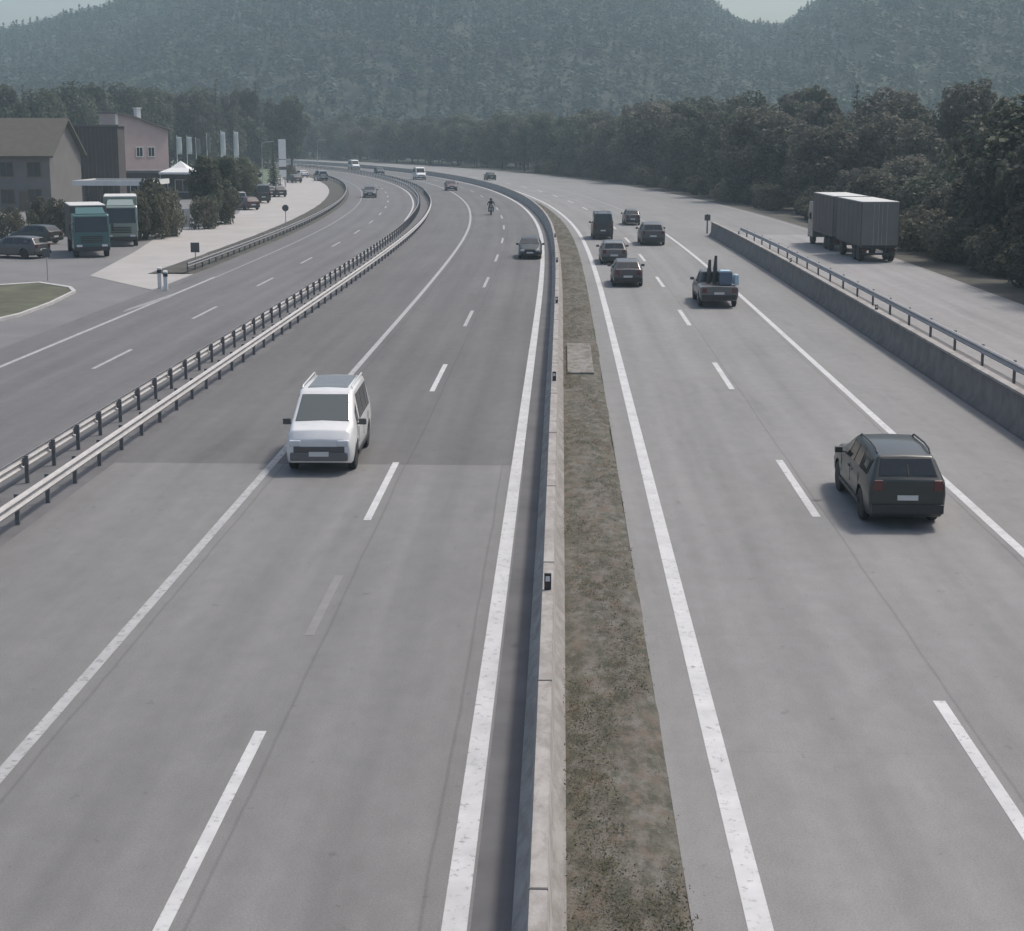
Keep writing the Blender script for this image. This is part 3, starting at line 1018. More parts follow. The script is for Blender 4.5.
def make_car(name, label, paint, spec, group=None, glass='glass', rails=False, panoroof=False, detail=True):
    root = empty(name)
    tag(root, label, spec.get('cat', 'car'), group)
    st = spec['st']
    key = spec['id']
    rings = [ring(s) for s in st]
    if key not in BODY:
        vs, fs = [], []
        n = len(rings[0])
        full = []
        for rg in rings:
            left = [Vector((-p.x, p.y, p.z)) for p in rg[1:-1]]
            full.append(rg + left[::-1])
        m = len(full[0])
        for f_ in full: vs += f_
        for i in range(len(full) - 1):
            for k in range(m):
                a, b_ = i * m + k, i * m + (k + 1) % m
                fs.append((a, b_, b_ + m, a + m))
        fs.append(tuple(range(m - 1, -1, -1))); fs.append(tuple(range((len(full) - 1) * m, len(full) * m)))
        me = bpy.data.meshes.new('body'); me.from_pydata([tuple(v) for v in vs], [], fs)
        bm = bmesh.new(); bm.from_mesh(me)
        bmesh.ops.recalc_face_normals(bm, faces=bm.faces)
        bmesh.ops.dissolve_degenerate(bm, edges=bm.edges, dist=1e-4)
        es = [e for e in bm.edges if len(e.link_faces) == 2 and e.calc_face_angle(0) > .5]
        bmesh.ops.bevel(bm, geom=es, offset=.045, segments=4, affect='EDGES', profile=.55)
        bm.to_mesh(me); bm.free()
        me = cut_arches(me, [(y, spec['wr'] * 1.17) for y in spec['axles']])
        for p in me.polygons: p.use_smooth = True
        try: me.set_sharp_from_angle(angle=R(33))
        except Exception: pass
        BODY[key] = me
    me = BODY[key].copy()
    me.materials.clear()
    body = link('body', me, paint, root)
    rs, ws, sides = spec['rear'], spec['screen'], spec['sides']
    # rear window and windscreen lie on the roof strip between two stations
    def top(i, j, u0, u1, v0, v1):
        A, B = rings[i][6], rings[j][6]
        q = patch(Vector((-A.x, A.y, A.z)), A, B, Vector((-B.x, B.y, B.z)), u0, u1, v0, v1)
        nrm = (q[1] - q[0]).cross(q[3] - q[0])
        if nrm.z < 0: q = q[::-1]
        return q
    b = MB(); b.slab(top(rs[0], rs[1], .04, .96, .10, .90), .03, .016); b.build('rear_window', glass, root, bevel=.01)
    b = MB(); b.slab(top(ws[0], ws[1], .03, .97, .07, .93), .03, .016); b.build('windscreen', glass, root, bevel=.01)
    for (i, j, u0, u1, v0, v1) in sides:
        A0, A1, B0, B1 = rings[i][4], rings[i][5], rings[j][4], rings[j][5]
        q = patch(A0, B0, B1, A1, u0, u1, v0, v1)
        for s in (1, -1):
            qq = [Vector((p.x * s, p.y, p.z)) for p in q]
            nrm = (qq[1] - qq[0]).cross(qq[3] - qq[0])
            if nrm.x * s < 0: qq = qq[::-1]
            b = MB(); b.slab(qq, .03, .010); b.build('side_window', 'glass', root)
    wr, hw = spec['wr'], spec['hw']
    for y in spec['axles']:
        for s in (1, -1):
            wheel(root, s * (hw - .13), y, wr)
    y0, y1 = st[0][0], st[-1][0]
    zb = st[0][1]
    # bumpers, lamps, plate
    b = MB(); b.box((0, y0 + .02, zb + .12), (hw * 1.80, .16, .22)); b.build('rear_bumper', 'black_plastic', root, bevel=.03)
    b = MB(); b.box((0, y1 - .03, zb + .13), (hw * 1.66, .18, .20)); b.build('front_bumper', spec.get('fb', 'black_plastic'), root, bevel=.03)
    zt = spec['tail_z']
    for s in (1, -1):
        b = MB(); b.box((s * (st[0][7] - .14), y0 + .045, zt), (.22, .14, spec['tail_h'])); b.build('tail_light', 'tail_red', root, bevel=.02)
        b = MB(); b.box((s * (st[-1][7] - .17), y1 - .05, spec['head_z']), (.30, .16, .15)); b.build('headlight', 'lamp_glass', root, bevel=.03)
        # mirrors
        ym = spec['mirror_y']; zm = spec['belt'] + .08
        b = MB(); b.box((s * (hw + .10), ym, zm), (.20, .10, .15)); b.box((s * (hw + .0), ym + .02, zm - .05), (.12, .05, .05)); b.build('mirror', spec.get('mir', paint), root, bevel=.02)
    b = MB(); b.box((0, y0 - .008, spec['plate_z']), (.50, .02, .115)); b.build('number_plate', 'plate', root)
    b = MB(); b.box((0, y1 - .012, zb + .20), (.50, .16, .11)); b.build('number_plate', 'plate', root)
    gw, gh, gz = spec.get('gr', (hw * .95, .13, -.04))
    b = MB(); b.box((0, y1 - .06, spec['head_z'] + gz), (gw, .16, gh)); b.build('grille', 'paint_charcoal' if 'gr' in spec else 'black_plastic', root, bevel=.02)
    if detail:
        for s in (1, -1):
            for yd in spec['doors']:
                b = MB(); b.box((s * (st[3][7] + .004), yd, spec['belt'] - .13), (.03, .16, .03)); b.build('door_handle', paint, root, bevel=.008)
            b = MB()
            for yd in spec['seams']:
                b.box((s * (st[3][7] - .004), yd, (spec['belt'] + zb) / 2 + .12), (.012, .012, spec['belt'] - zb - .32))
            b.box((s * (st[3][7] - .005), (spec['seams'][0] + spec['seams'][-1]) / 2, zb + .06), (.04, abs(spec['seams'][0] - spec['seams'][-1]) + .3, .09))
            b.build('sill_trim', 'black_plastic', root)
        b = MB(); q = top(rs[0], rs[1], .5, .52, .12, .6); b.slab(q, .02, .03); b.build('rear_wiper', 'black_plastic', root)
    if rails:
        for s in (1, -1):
            A, M_, B = rings[2][6], rings[3][6], rings[4][6]
            b = MB(); b.tube([(s * A.x, A.y + .22, A.z + .03), (s * (A.x + M_.x) / 2, A.y * .6 + M_.y * .4, A.z * .6 + M_.z * .4 + .07), (s * M_.x, M_.y, M_.z + .065), (s * B.x, B.y - .25, B.z + .06), (s * B.x, B.y - .12, B.z)], .022, 8)
            b.build('roof_rail', rails, root)
    if panoroof:
        i, j = spec['roof']
        b = MB(); b.slab(top(i, j, .10, .90, .05, .93), .03, .022); b.build('roof_glass', 'roof_glass', root, bevel=.01)
    return root
BODY = {}
mat('roof_glass', (0.16, 0.165, 0.165), 0.25, spec=0.6)

# stations: y, z_bottom, z_sill, z_mid, z_belt, z_top, w_bottom, w, w_belt, w_top   (rear to front)
HATCH = dict(id='hatch', st=[(-2.05, .30, .50, .68, .90, .98, .62, .74, .72, .70), (-1.98, .24, .45, .68, .93, 1.02, .74, .82, .79, .74), (-1.52, .22, .40, .68, .95, 1.40, .80, .87, .84, .62), (-.9, .20, .36, .66, .95, 1.47, .82, .88, .85, .63),
     (.25, .20, .36, .64, .92, 1.46, .82, .88, .85, .63), (.55, .20, .36, .64, .91, 1.38, .82, .88, .85, .61), (1.15, .20, .36, .62, .88, 1.00, .82, .88, .83, .77), (1.75, .22, .38, .58, .76, .86, .78, .85, .76, .70), (2.08, .28, .42, .52, .62, .70, .60, .72, .66, .58)],
     rear=(1, 2), screen=(6, 5), roof=(3, 4), sides=[(2, 3, .10, .98, .10, .88), (3, 4, .03, .47, .10, .9), (3, 4, .53, .97, .10, .9), (4, 5, .05, .8, .10, .86)],
     axles=(-1.28, 1.32), wr=.31, hw=.88, tail_z=.84, tail_h=.28, head_z=.64, mirror_y=.75, belt=.93, plate_z=.60, doors=(-.35, .0), seams=(-.95, -.12, .78))
ESTATE = dict(id='estate', st=[(-2.35, .30, .50, .68, .90, .98, .66, .78, .76, .74), (-2.28, .24, .45, .68, .93, 1.03, .78, .86, .82, .76), (-1.95, .22, .40, .68, .96, 1.42, .82, .89, .86, .63), (-1.1, .20, .36, .66, .96, 1.49, .84, .90, .87, .65),
     (.2, .20, .36, .64, .94, 1.48, .84, .90, .87, .65), (.5, .20, .36, .64, .93, 1.40, .84, .90, .87, .63), (1.2, .20, .36, .62, .90, 1.02, .84, .90, .85, .79), (1.95, .22, .38, .58, .78, .88, .80, .87, .78, .72), (2.3, .28, .42, .52, .62, .72, .62, .74, .68, .6)],
     rear=(1, 2), screen=(6, 5), roof=(3, 4), sides=[(2, 3, .08, .97, .10, .88), (3, 4, .03, .47, .10, .9), (3, 4, .53, .97, .10, .9), (4, 5, .05, .8, .10, .86)],
     axles=(-1.40, 1.42), wr=.33, hw=.90, tail_z=.86, tail_h=.26, head_z=.66, mirror_y=.8, belt=.94, plate_z=.62, doors=(-.4, .0), seams=(-1.15, -.2, .85))
SUV = dict(id='suv', st=[(-2.32, .36, .60, .82, 1.05, 1.12, .74, .86, .84, .82), (-2.26, .28, .52, .82, 1.08, 1.18, .84, .93, .90, .84), (-1.92, .26, .48, .82, 1.12, 1.62, .88, .96, .93, .70), (-1.1, .25, .45, .80, 1.12, 1.70, .90, .97, .94, .72),
     (.15, .25, .45, .78, 1.10, 1.69, .90, .97, .94, .72), (.45, .25, .45, .78, 1.09, 1.60, .90, .97, .94, .70), (1.1, .25, .45, .76, 1.06, 1.20, .90, .97, .92, .86), (1.95, .27, .47, .72, .98, 1.08, .86, .94, .86, .80), (2.28, .34, .50, .66, .82, .92, .70, .82, .78, .7)],
     rear=(1, 2), screen=(6, 5), roof=(3, 4), sides=[(2, 3, .08, .97, .10, .86), (3, 4, .03, .47, .10, .88), (3, 4, .53, .97, .10, .88), (4, 5, .05, .8, .10, .86)],
     axles=(-1.38, 1.38), wr=.37, hw=.97, tail_z=1.02, tail_h=.24, head_z=.84, mirror_y=.75, belt=1.10, plate_z=.74, doors=(-.4, .0), seams=(-1.15, -.2, .85), cat='car')
MPV = dict(id='mpv', st=[(-2.2, .32, .55, .75, 1.00, 1.10, .72, .80, .78, .76), (-2.15, .26, .48, .75, 1.04, 1.16, .79, .86, .84, .78), (-1.98, .24, .45, .75, 1.06, 1.80, .82, .88, .85, .69), (-1.7, .23, .42, .74, 1.06, 1.87, .83, .89, .86, .71),
     (.50, .23, .42, .72, 1.03, 1.86, .83, .89, .86, .71), (.66, .23, .42, .72, 1.02, 1.80, .83, .89, .86, .70), (1.56, .23, .42, .72, 1.03, 1.17, .83, .89, .85, .80), (2.0, .25, .44, .70, .98, 1.08, .81, .87, .80, .74), (2.2, .30, .46, .62, .78, .86, .68, .78, .74, .66)],
     rear=(1, 2), screen=(6, 5), roof=(3, 4), sides=[(3, 4, .02, .29, .08, .88), (3, 4, .33, .63, .08, .88), (3, 4, .67, .99, .08, .88), (5, 6, .06, .5, .12, .74)],
     axles=(-1.35, 1.40), wr=.34, hw=.89, tail_z=1.10, tail_h=.42, head_z=.78, mirror_y=1.05, belt=1.04, plate_z=.72, doors=(-.35, .05), seams=(-1.15, -.1, 1.0), cat='van', mir='paint_charcoal', fb='paint_grey', gr=(1.30, .18, -.17))
VAN = dict(id='van', st=[(-2.6, .36, .60, .90, 1.15, 1.25, .84, .92, .90, .88), (-2.56, .30, .52, .90, 1.20, 1.30, .88, .96, .94, .88), (-2.46, .28, .48, .88, 1.24, 2.18, .90, .98, .95, .80), (-1.4, .27, .46, .86, 1.24, 2.30, .92, .99, .96, .82),
     (.9, .27, .46, .84, 1.20, 2.28, .92, .99, .96, .82), (1.15, .27, .46, .84, 1.18, 2.16, .92, .99, .95, .80), (1.85, .27, .46, .82, 1.12, 1.28, .92, .98, .92, .86), (2.35, .30, .48, .76, 1.0, 1.10, .88, .95, .88, .80), (2.55, .36, .52, .7, .84, .94, .74, .86, .82, .74)],
     rear=(1, 2), screen=(6, 5), roof=(3, 4), sides=[(2, 3, .10, .96, .12, .62), (3, 4, .03, .47, .10, .62), (3, 4, .53, .97, .10, .7), (5, 6, .06, .5, .12, .7)],
     axles=(-1.6, 1.6), wr=.36, hw=.99, tail_z=1.2, tail_h=.5, head_z=.9, mirror_y=1.3, belt=1.2, plate_z=.78, doors=(-.3, .5), seams=(-1.3, .2, 1.2), cat='van')

def put(root, px, py, away=True, half=2.15, yawadd=0.0, rz=None):
    """px, py = middle of the near bumper at the ground"""
    p = at(px, py)
    h = hof(p.y) if rz is None else rz
    t = Vector((-math.sin(h), math.cos(h), 0))
    p = p + t * half
    root.location = (p.x, p.y, Z1 + .004)
    root.rotation_euler = (0, 0, h + (0 if away else math.pi) + yawadd)
    return root

put(make_car('minivan', 'white minivan with a grey glass roof and dark windscreen, driving towards the camera', 'paint_white', MPV, glass='glass_reflection_tint', panoroof=True, rails='paint_white'), 318, 476, False, 2.2, R(1.0)).scale = (1, 1, 1.04)
put(make_car('estate_car', 'large dark green black car seen from behind in the right-hand lane, nearest the camera', 'paint_black', SUV, rails='black_plastic'), 906, 531, True, 2.3).scale = (.90, 1, .97)
CG = 'cars driving away on the right carriageway'
put(make_car('hatchback_car', 'charcoal car seen from behind, nearest of those beside the white median line', 'paint_charcoal', HATCH, CG), 628, 288, True)
put(make_car('estate_car', 'dark grey estate car just ahead of the charcoal one in the lane beside the median', 'paint_grey', ESTATE, CG), 614, 265, True)
put(make_car('estate_car', 'dark grey broad car in the right-hand lane ahead of the loaded pickup', 'paint_charcoal', SUV, CG), 653, 246, True)
put(make_car('tall_van', 'tall black van with pale roof lights in the lane beside the median', 'paint_black', VAN, CG), 603, 240, True).scale = (.86, .9, .96)
put(make_car('hatchback_car', 'small dark car farthest ahead of the group on the right carriageway', 'paint_charcoal', HATCH, CG), 633, 226, True).scale = (.85, .95, 1)
put(make_car('hatchback_car', 'dark green car far off beside the median where the right carriageway bends', 'paint_green', HATCH, CG), 492, 180.5, True)
LG = 'cars driving towards the camera on the left carriageway'
put(make_car('saloon_car', 'dark car with a bright headlight coming towards the camera beside the median line', 'paint_black', ESTATE, LG), 530, 260, False).scale = (.9, .95, .95)
put(make_car('hatchback_car', 'small dark maroon car far off in the bend of the left carriageway', 'paint_maroon', HATCH, LG), 452, 191, False)
put(make_car('delivery_van', 'white van with a dark front far off in the bend', 'paint_white', VAN, LG), 421, 180, False)
put(make_car('hatchback_car', 'dark green car far off near the end of the visible motorway', 'paint_green', HATCH, LG), 381, 174.5, False)
put(make_car('delivery_van', 'tiny white van at the far end of the visible motorway', 'paint_white', VAN, LG), 356, 170, False)
put(make_car('hatchback_car', 'dark car driving on the service road left of the motorway', 'paint_charcoal', ESTATE), 370, 198, False)
PG = 'cars parked on the station apron'
for px, py, sp, pt, lab, rz in ((237, 208, MPV, 'paint_silver', 'pale silver car parked at the apron edge under the flags', .6), (260, 203, VAN, 'paint_black', 'dark van parked on the apron left of the white pylon', .5), (279, 197, HATCH, 'paint_charcoal', 'dark small car parked at the foot of the white pylon', .5),
                               (60, 227, HATCH, 'paint_white', 'white car parked left of the teal lorry', 1.25), (250, 210, HATCH, 'paint_maroon', 'dull red car parked between silver car and dark van', .6), (322, 181, MPV, 'paint_silver', 'silver car parked at the far end of the apron', .4),
                               (46, 244, HATCH, 'paint_black', 'black car parked between the white car and the yard edge', 1.2), (100, 224, MPV, 'paint_charcoal', 'dark van standing under the canopy behind the lorries', 1.3), (268, 197, ESTATE, 'paint_grey', 'grey car parked right of the dark van', .5), (296, 183, HATCH, 'paint_charcoal', 'dark car far off beside the small shrub', .5),
                               (28, 258, ESTATE, 'paint_charcoal', 'dark car parked at the left edge of the yard in front of the lorry', 1.2), (303, 178, HATCH, 'paint_white', 'white car far off on the apron right of the pylon', .5)):
    put(make_car('parked_car', lab, pt, sp, PG, detail=False), px, py, True, 1.0, 0, rz)

# pickup with a load, right-hand lane
PICK = dict(SUV); PICK['id'] = 'pickup'
PICK['st'] = [(-2.6, .42, .62, .80, .98, 1.06, .80, .88, .88, .86), (-2.56, .36, .55, .80, 1.0, 1.08, .86, .95, .94, .90), (-.72, .34, .50, .80, 1.02, 1.10, .88, .96, .95, .90), (-.62, .34, .5, .8, 1.05, 1.66, .88, .96, .94, .74),
     (.2, .34, .5, .78, 1.04, 1.70, .88, .96, .94, .74), (.5, .34, .5, .78, 1.03, 1.60, .88, .96, .93, .72), (1.1, .34, .5, .76, 1.02, 1.16, .88, .96, .92, .86), (2.1, .36, .52, .72, .98, 1.06, .86, .94, .86, .8), (2.5, .42, .55, .68, .84, .92, .7, .82, .78, .7)]
PICK.update(rear=(2, 3), roof=(3, 4), sides=[(3, 4, .1, .9, .1, .88), (4, 5, .05, .8, .1, .86)], axles=(-1.6, 1.5), tail_z=.88, tail_h=.22, seams=(-.6, .2, .85), doors=(-.2, .3), cat='pickup')
pk = put(make_car('pickup_truck', 'grey pickup carrying upright posts and a blue box, in the right-hand lane', 'paint_grey', PICK), 719, 309, True, 2.6)
def on(root, v):
    return Matrix.Rotation(root.rotation_euler.z, 4, 'Z') @ Vector(v) + Vector(root.location)
b = MB(); b.box((0, 0, .30), (.62, 1.0, .60)); b.box((0, 0, .615), (.66, 1.04, .05))
cr = empty('cargo_box', on(pk, (.35, -1.7, 1.12)), pk.rotation_euler.z); tag(cr, 'dark blue box riding on the right side of the pickup bed', 'box')
b.build('box_shell', 'paint_blue', cr, bevel=.02)
b = MB(); b.box((.0, -.02, .66), (.5, .7, .06)); b.box((.33, -.1, .3), (.03, .7, .4)); b.build('lid_cover', 'tarp_lightblue', cr, bevel=.015)
cr = empty('cargo_box', on(pk, (.86, -2.2, 1.12)), pk.rotation_euler.z); tag(cr, 'pale blue and white bundle at the right rear corner of the pickup', 'bundle')
b = MB(); b.box((0, .2, .26), (.22, .6, .52), rz=.1); b.build('bundle_wrap', 'tarp_lightblue', cr, bevel=.06)
b = MB(); b.box((0, .2, .30), (.26, .08, .46), rz=.1); b.build('strap', 'cloth_white', cr, bevel=.02)
for k, (dx, hh) in enumerate(((-.42, 1.18), (-.12, 1.38))):
    cr = empty('cargo_post', on(pk, (dx, -1.35, 1.12)), pk.rotation_euler.z)
    tag(cr, ('dark upright post at the left side of the pickup bed', 'taller dark upright post in the middle of the pickup bed')[k], 'post', 'posts on the pickup')
    b = MB(); b.tube([(0, 0, 0), (.02, .05, hh * .5), (.05, .1, hh)], [.13, .11, .07], 8); b.build('post_shaft', 'lorry_frame', cr)
    b = MB(); b.box((.02, .05, hh * .55), (.22, .06, .18)); b.build('bracket', 'post_steel', cr, bevel=.01)

# roof lights on the tall van belong to it
tv = [o for o in bpy.data.objects if o.name.startswith('tall_van')][0]
for s in (-1, 1):
    b = MB(); b.box((s * .55, -2.1, 2.36), (.36, .16, .12)); b.build('roof_light', 'lamp_glass', tv, bevel=.03)

# ------------------------------------------------------------------ lorries
def box_body(parent, name, y0, y1, zb, zt, hw, mside, mroof, mrear, ribs=6):
    b = MB(); b.box((0, (y0 + y1) / 2, (zb + zt) / 2), (2 * hw, y1 - y0, zt - zb)); bd = b.build(name, mside, parent, bevel=.03)
    b = MB(); b.box((0, (y0 + y1) / 2, zt + .02), (2 * hw - .06, y1 - y0 - .06, .05)); b.build('roof_sheet', mroof, bd)
    b = MB(); b.box((0, y0 - .02, (zb + zt) / 2), (2 * hw - .10, .05, zt - zb - .10)); b.box((0, y0 - .035, (zb + zt) / 2), (.03, .06, zt - zb - .14)); rd = b.build('rear_door', mrear, bd, bevel=.01)
    b = MB()
    for s in (-.45, -.12, .12, .45):
        b.tube([(s, y0 - .07, zb + .08), (s, y0 - .07, zt - .1)], .018, 6)
    b.build('lock_rod', 'galvanised', rd)
    b = MB()
    for i in range(ribs + 1):
        y = y0 + .06 + (y1 - y0 - .12) * i / ribs
        for s in (1, -1): b.box((s * (hw + .004), y, (zb + zt) / 2), (.02, .03, zt - zb - .2))
    for s in (1, -1):
        b.box((s * (hw + .016), (y0 + y1) / 2, zb + .06), (.03, y1 - y0 - .04, .10))
        b.box((s * (hw + .016), (y0 + y1) / 2, zt - .05), (.03, y1 - y0 - .04, .08))
    b.build('side_frame', 'tarp_rib' if mside != 'paint_palegreen' else 'paint_white', bd)
    return bd
def chassis(parent, y0, y1, axles, hw=1.2, wr=.50):
    b = MB(); b.box((-.45, (y0 + y1) / 2, .85), (.10, y1 - y0, .26)); b.box((.45, (y0 + y1) / 2, .85), (.10, y1 - y0, .26))
    b.box((0, y0 + .03, .55), (2 * hw - .2, .10, .14)); b.box((.9, y0 + .03, .72), (.08, .08, .26)); b.box((-.9, y0 + .03, .72), (.08, .08, .26))
    c = b.build('chassis', 'lorry_frame', parent)
    for a in axles:
        for s in (1, -1):
            wheel(parent, s * (hw - .16), a, wr, .34)
    for s in (1, -1):
        b = MB(); b.box((s * .95, y0 - .03, .80), (.34, .06, .14)); b.build('tail_light', 'tail_red', parent, bevel=.01)
    b = MB(); b.box((0, y0 - .03, .70), (.5, .03, .12)); b.build('number_plate', 'plate', parent)
    for s in (1, -1):
        b = MB(); b.box((s * (hw - .04), (axles[0] + axles[-1]) / 2 + .1, 1.12), (.06, 1.3 + abs(axles[0] - axles[-1]), .08)); b.box((s * (hw - .25), axles[0] - .62, .72), (.4, .02, .6)); b.build('mudguard', 'black_plastic', parent)
def cab(parent, y0, paint, h=2.95, hw=1.22):
    y1 = y0 + 2.0
    b = MB()
    prof = [(y0, .55), (y1 - .02, .55), (y1 + .02, 1.15), (y1 - .02, 1.75), (y1 - .28, h - .12), (y1 - .42, h), (y0, h)]
    n = len(prof)
    b.add([(s * hw, y, z) for s in (-1, 1) for y, z in prof], [tuple(range(n)), tuple(range(2 * n - 1, n - 1, -1))] + [(i, (i + 1) % n, (i + 1) % n + n, i + n) for i in range(n)])
    c = b.build('cab', paint, parent, bevel=.06)
    A = Vector((-hw + .10, y1 - .03, 1.78)); B = Vector((hw - .10, y1 - .03, 1.78)); C2 = Vector((hw - .14, y1 - .27, h - .18)); D = Vector((-hw + .14, y1 - .27, h - .18))
    b = MB(); b.slab([B, A, D, C2], .03, .03); b.build('windscreen', 'glass', c, bevel=.01)
    for s in (1, -1):
        b = MB(); b.box((s * (hw + .004), y1 - .85, 2.1), (.03, .95, .72)); b.build('side_window', 'glass', c, bevel=.01)
        b = MB(); b.box((s * (hw + .20), y1 - .05, 2.1), (.16, .10, .5)); b.box((s * (hw + .08), y1 - .03, 2.32), (.22, .04, .04)); b.build('mirror', 'black_plastic', c, bevel=.015)
        b = MB(); b.box((s * .85, y1 + .02, .82), (.38, .08, .18)); b.build('headlight', 'lamp_glass', c, bevel=.02)
    b = MB(); b.box((0, y1 + .02, .62), (2 * hw - .04, .14, .28)); b.build('front_bumper', 'black_plastic', c, bevel=.03)
    b = MB()
    for k in range(4): b.box((0, y1 + .025, 1.08 + k * .13), (1.5, .05, .07))
    b.build('grille', 'black_plastic', c)
    b = MB(); b.slab([(hw - .2, y1 - .42, h + .01), (-hw + .2, y1 - .42, h + .01), (-hw + .3, y1 - 1.4, h + .42), (hw - .3, y1 - 1.4, h + .42)], .04, .02); b.build('wind_deflector', paint, c, bevel=.01)
    return c

# lorry with trailer on the exit road
p = pos(21.15, at(880, 263).y)
lorry = empty('lorry', (p.x + .35, p.y, Z1 + .004), hof(p.y + 10) + R(1.0))
tag(lorry, 'grey green lorry with a box trailer and white roofs on the right exit road', 'lorry')
b = MB(); b.box((0, 3.9, 1.0), (2.3, 7.6, .1))
trl = b.build('trailer', 'lorry_frame', lorry)
box_body(trl, 'box_body', 0.05, 7.8, 1.08, 4.0, 1.27, 'tarp_greygreen', 'tarp_white', 'tarp_rear')
chassis(trl, .1, 7.7, (1.1, 2.4, 6.4))
b = MB(); b.tube([(0, 7.7, .75), (0, 9.2, .7)], .06, 8); b.build('drawbar', 'lorry_frame', trl)
box_body(lorry, 'box_body', 9.0, 16.4, 1.08, 4.0, 1.27, 'tarp_maroon', 'tarp_white', 'tarp_grey')
chassis(lorry, 9.05, 18.2, (10.6, 11.9, 17.3))
cab(lorry, 16.6, 'paint_grey', 3.3)

# lorries parked in the yard, nose towards the camera
def yard_lorry(name, label, px, py, rz, paint, side, roof, L=6.4, zt=3.6, hcab=2.95):
    q = at(px, py)
    t = empty(name, (q.x, q.y, .02), rz)
    tag(t, label, 'lorry', 'lorries parked in the station yard')
    cab(t, -2.1, paint, hcab)
    box_body(t, 'box_body', -2.3 - L, -2.25, 1.05, zt, 1.25, side, roof, side)
    chassis(t, -2.2 - L, -.3, (-1.0 - L, -1.2))
    return t
yard_lorry('lorry', 'teal lorry with a glossy cab parked at the left of the yard', 93, 258, R(202), 'paint_teal', 'tarp_greygreen', 'tarp_white', 5.6, 3.5, 3.0)
yard_lorry('lorry', 'pale green lorry with a white roof parked right behind the teal lorry', 122, 247, R(196), 'paint_palegreen', 'paint_palegreen', 'tarp_white', 5.4, 3.7, 3.1)

# ------------------------------------------------------------------ motorcycle and rider
mp_ = at(491, 215)
bike = empty('motorcycle', (mp_.x, mp_.y, Z1 + .004), hof(mp_.y) + math.pi)
tag(bike, 'dark motorcycle ridden towards the camera in the left carriageway', 'motorcycle')
def bwheel(y):
    b = MB(); b.lathe((0, y, .31), (1, 0, 0), [(-.06, .22), (-.07, .27), (0, .315), (.07, .27), (.06, .22)], 28); t = b.build('wheel', 'rubber', bike, smooth=True)
    b = MB(); b.cyl((0, y, .31), (1, 0, 0), .21, .03, 24); b.cyl((0, y, .31), (1, 0, 0), .05, .2, 12); b.build('rim', 'rim', t)
bwheel(.72); bwheel(-.70)
b = MB(); b.add([(s * w_, y, z) for s in (-1, 1) for (y, z, w_) in ((-.75, .82, .07), (-.55, .95, .10), (-.1, .80, .13), (.05, .98, .15), (.38, .98, .13), (.5, .78, .10), (.3, .45, .13), (-.3, .40, .13), (-.45, .62, .10))],
       [tuple(range(9)), tuple(range(17, 8, -1))] + [(i, (i + 1) % 9, (i + 1) % 9 + 9, i + 9) for i in range(9)])
b.build('bodywork', 'paint_black', bike, bevel=.03)
b = MB(); b.box((0, .52, .98), (.34, .16, .34), rx=-.4); b.build('fairing', 'paint_charcoal', bike, bevel=.05)
b = MB(); b.box((0, .60, .92), (.18, .06, .13)); b.build('headlight', 'lamp_glass', bike, bevel=.02)
b = MB()
for s in (-1, 1): b.tube([(s * .10, .48, .95), (s * .10, .72, .31)], .025, 8)
b.tube([(-.38, .28, 1.04), (-.15, .42, 1.06), (.15, .42, 1.06), (.38, .28, 1.04)], .016, 8); b.build('fork_and_handlebar', 'chrome', bike)
b = MB(); b.tube([(.14, .1, .35), (.18, -.4, .33), (.19, -.75, .42)], [.03, .045, .055], 10); b.build('exhaust', 'chrome', bike)
def skin_fig(name, verts, edges, radii, m, parent=None, sub=1):
    me = bpy.data.meshes.new(name); me.from_pydata(verts, edges, [])
    o = bpy.data.objects.new('tmp', me); COL.objects.link(o)
    md = o.modifiers.new('s', 'SKIN')
    sv = me.skin_vertices[0].data
    for i, r_ in enumerate(radii): sv[i].radius = (r_, r_) if not isinstance(r_, tuple) else r_
    sv[0].use_root = True
    s2 = o.modifiers.new('u', 'SUBSURF'); s2.levels = sub; s2.render_levels = sub
    dg = bpy.context.evaluated_depsgraph_get()
    res = bpy.data.meshes.new_from_object(o.evaluated_get(dg))
    bpy.data.objects.remove(o)
    for p in res.polygons: p.use_smooth = True
    return link(name, res, m, parent)
rider = empty('person', bike.location, bike.rotation_euler.z)
tag(rider, 'motorcyclist in dark riding gear and helmet sitting on the motorcycle', 'person')
V = [(0, -.30, .88), (0, -.22, 1.10), (0, -.10, 1.32), (0, -.04, 1.44), (0, .02, 1.56), (0, .05, 1.68)]
E = [(0, 1), (1, 2), (2, 3), (3, 4), (4, 5)]
RD = [.15, .145, .17, .075, .095, .085]
for s in (-1, 1):
    k = len(V)
    V += [(s * .20, -.08, 1.38), (s * .34, .04, 1.20), (s * .36, .26, 1.07), (s * .34, .31, 1.05)]
    E += [(2, k), (k, k + 1), (k + 1, k + 2), (k + 2, k + 3)]
    RD += [.08, .06, .045, .05]
    k = len(V)
    V += [(s * .15, -.18, .86), (s * .24, .18, .74), (s * .22, -.12, .36), (s * .22, .04, .30)]
    E += [(0, k), (k, k + 1), (k + 1, k + 2), (k + 2, k + 3)]
    RD += [.11, .085, .06, .05]
skin_fig('body', V, E, RD, 'cloth_dark', rider)
b = MB(); b.tube_prof(Vector((0, .03, 1.64)), Vector((0, 0, 1)), [(-.14, .09), (-.10, .125), (0, .145), (.08, .13), (.13, .08), (.15, .02)], 18); hm = b.build('helmet', 'paint_black', rider, smooth=True)
b = MB(); b.box((0, .15, 1.66), (.19, .05, .10)); b.build('visor', 'glass', hm, bevel=.02)
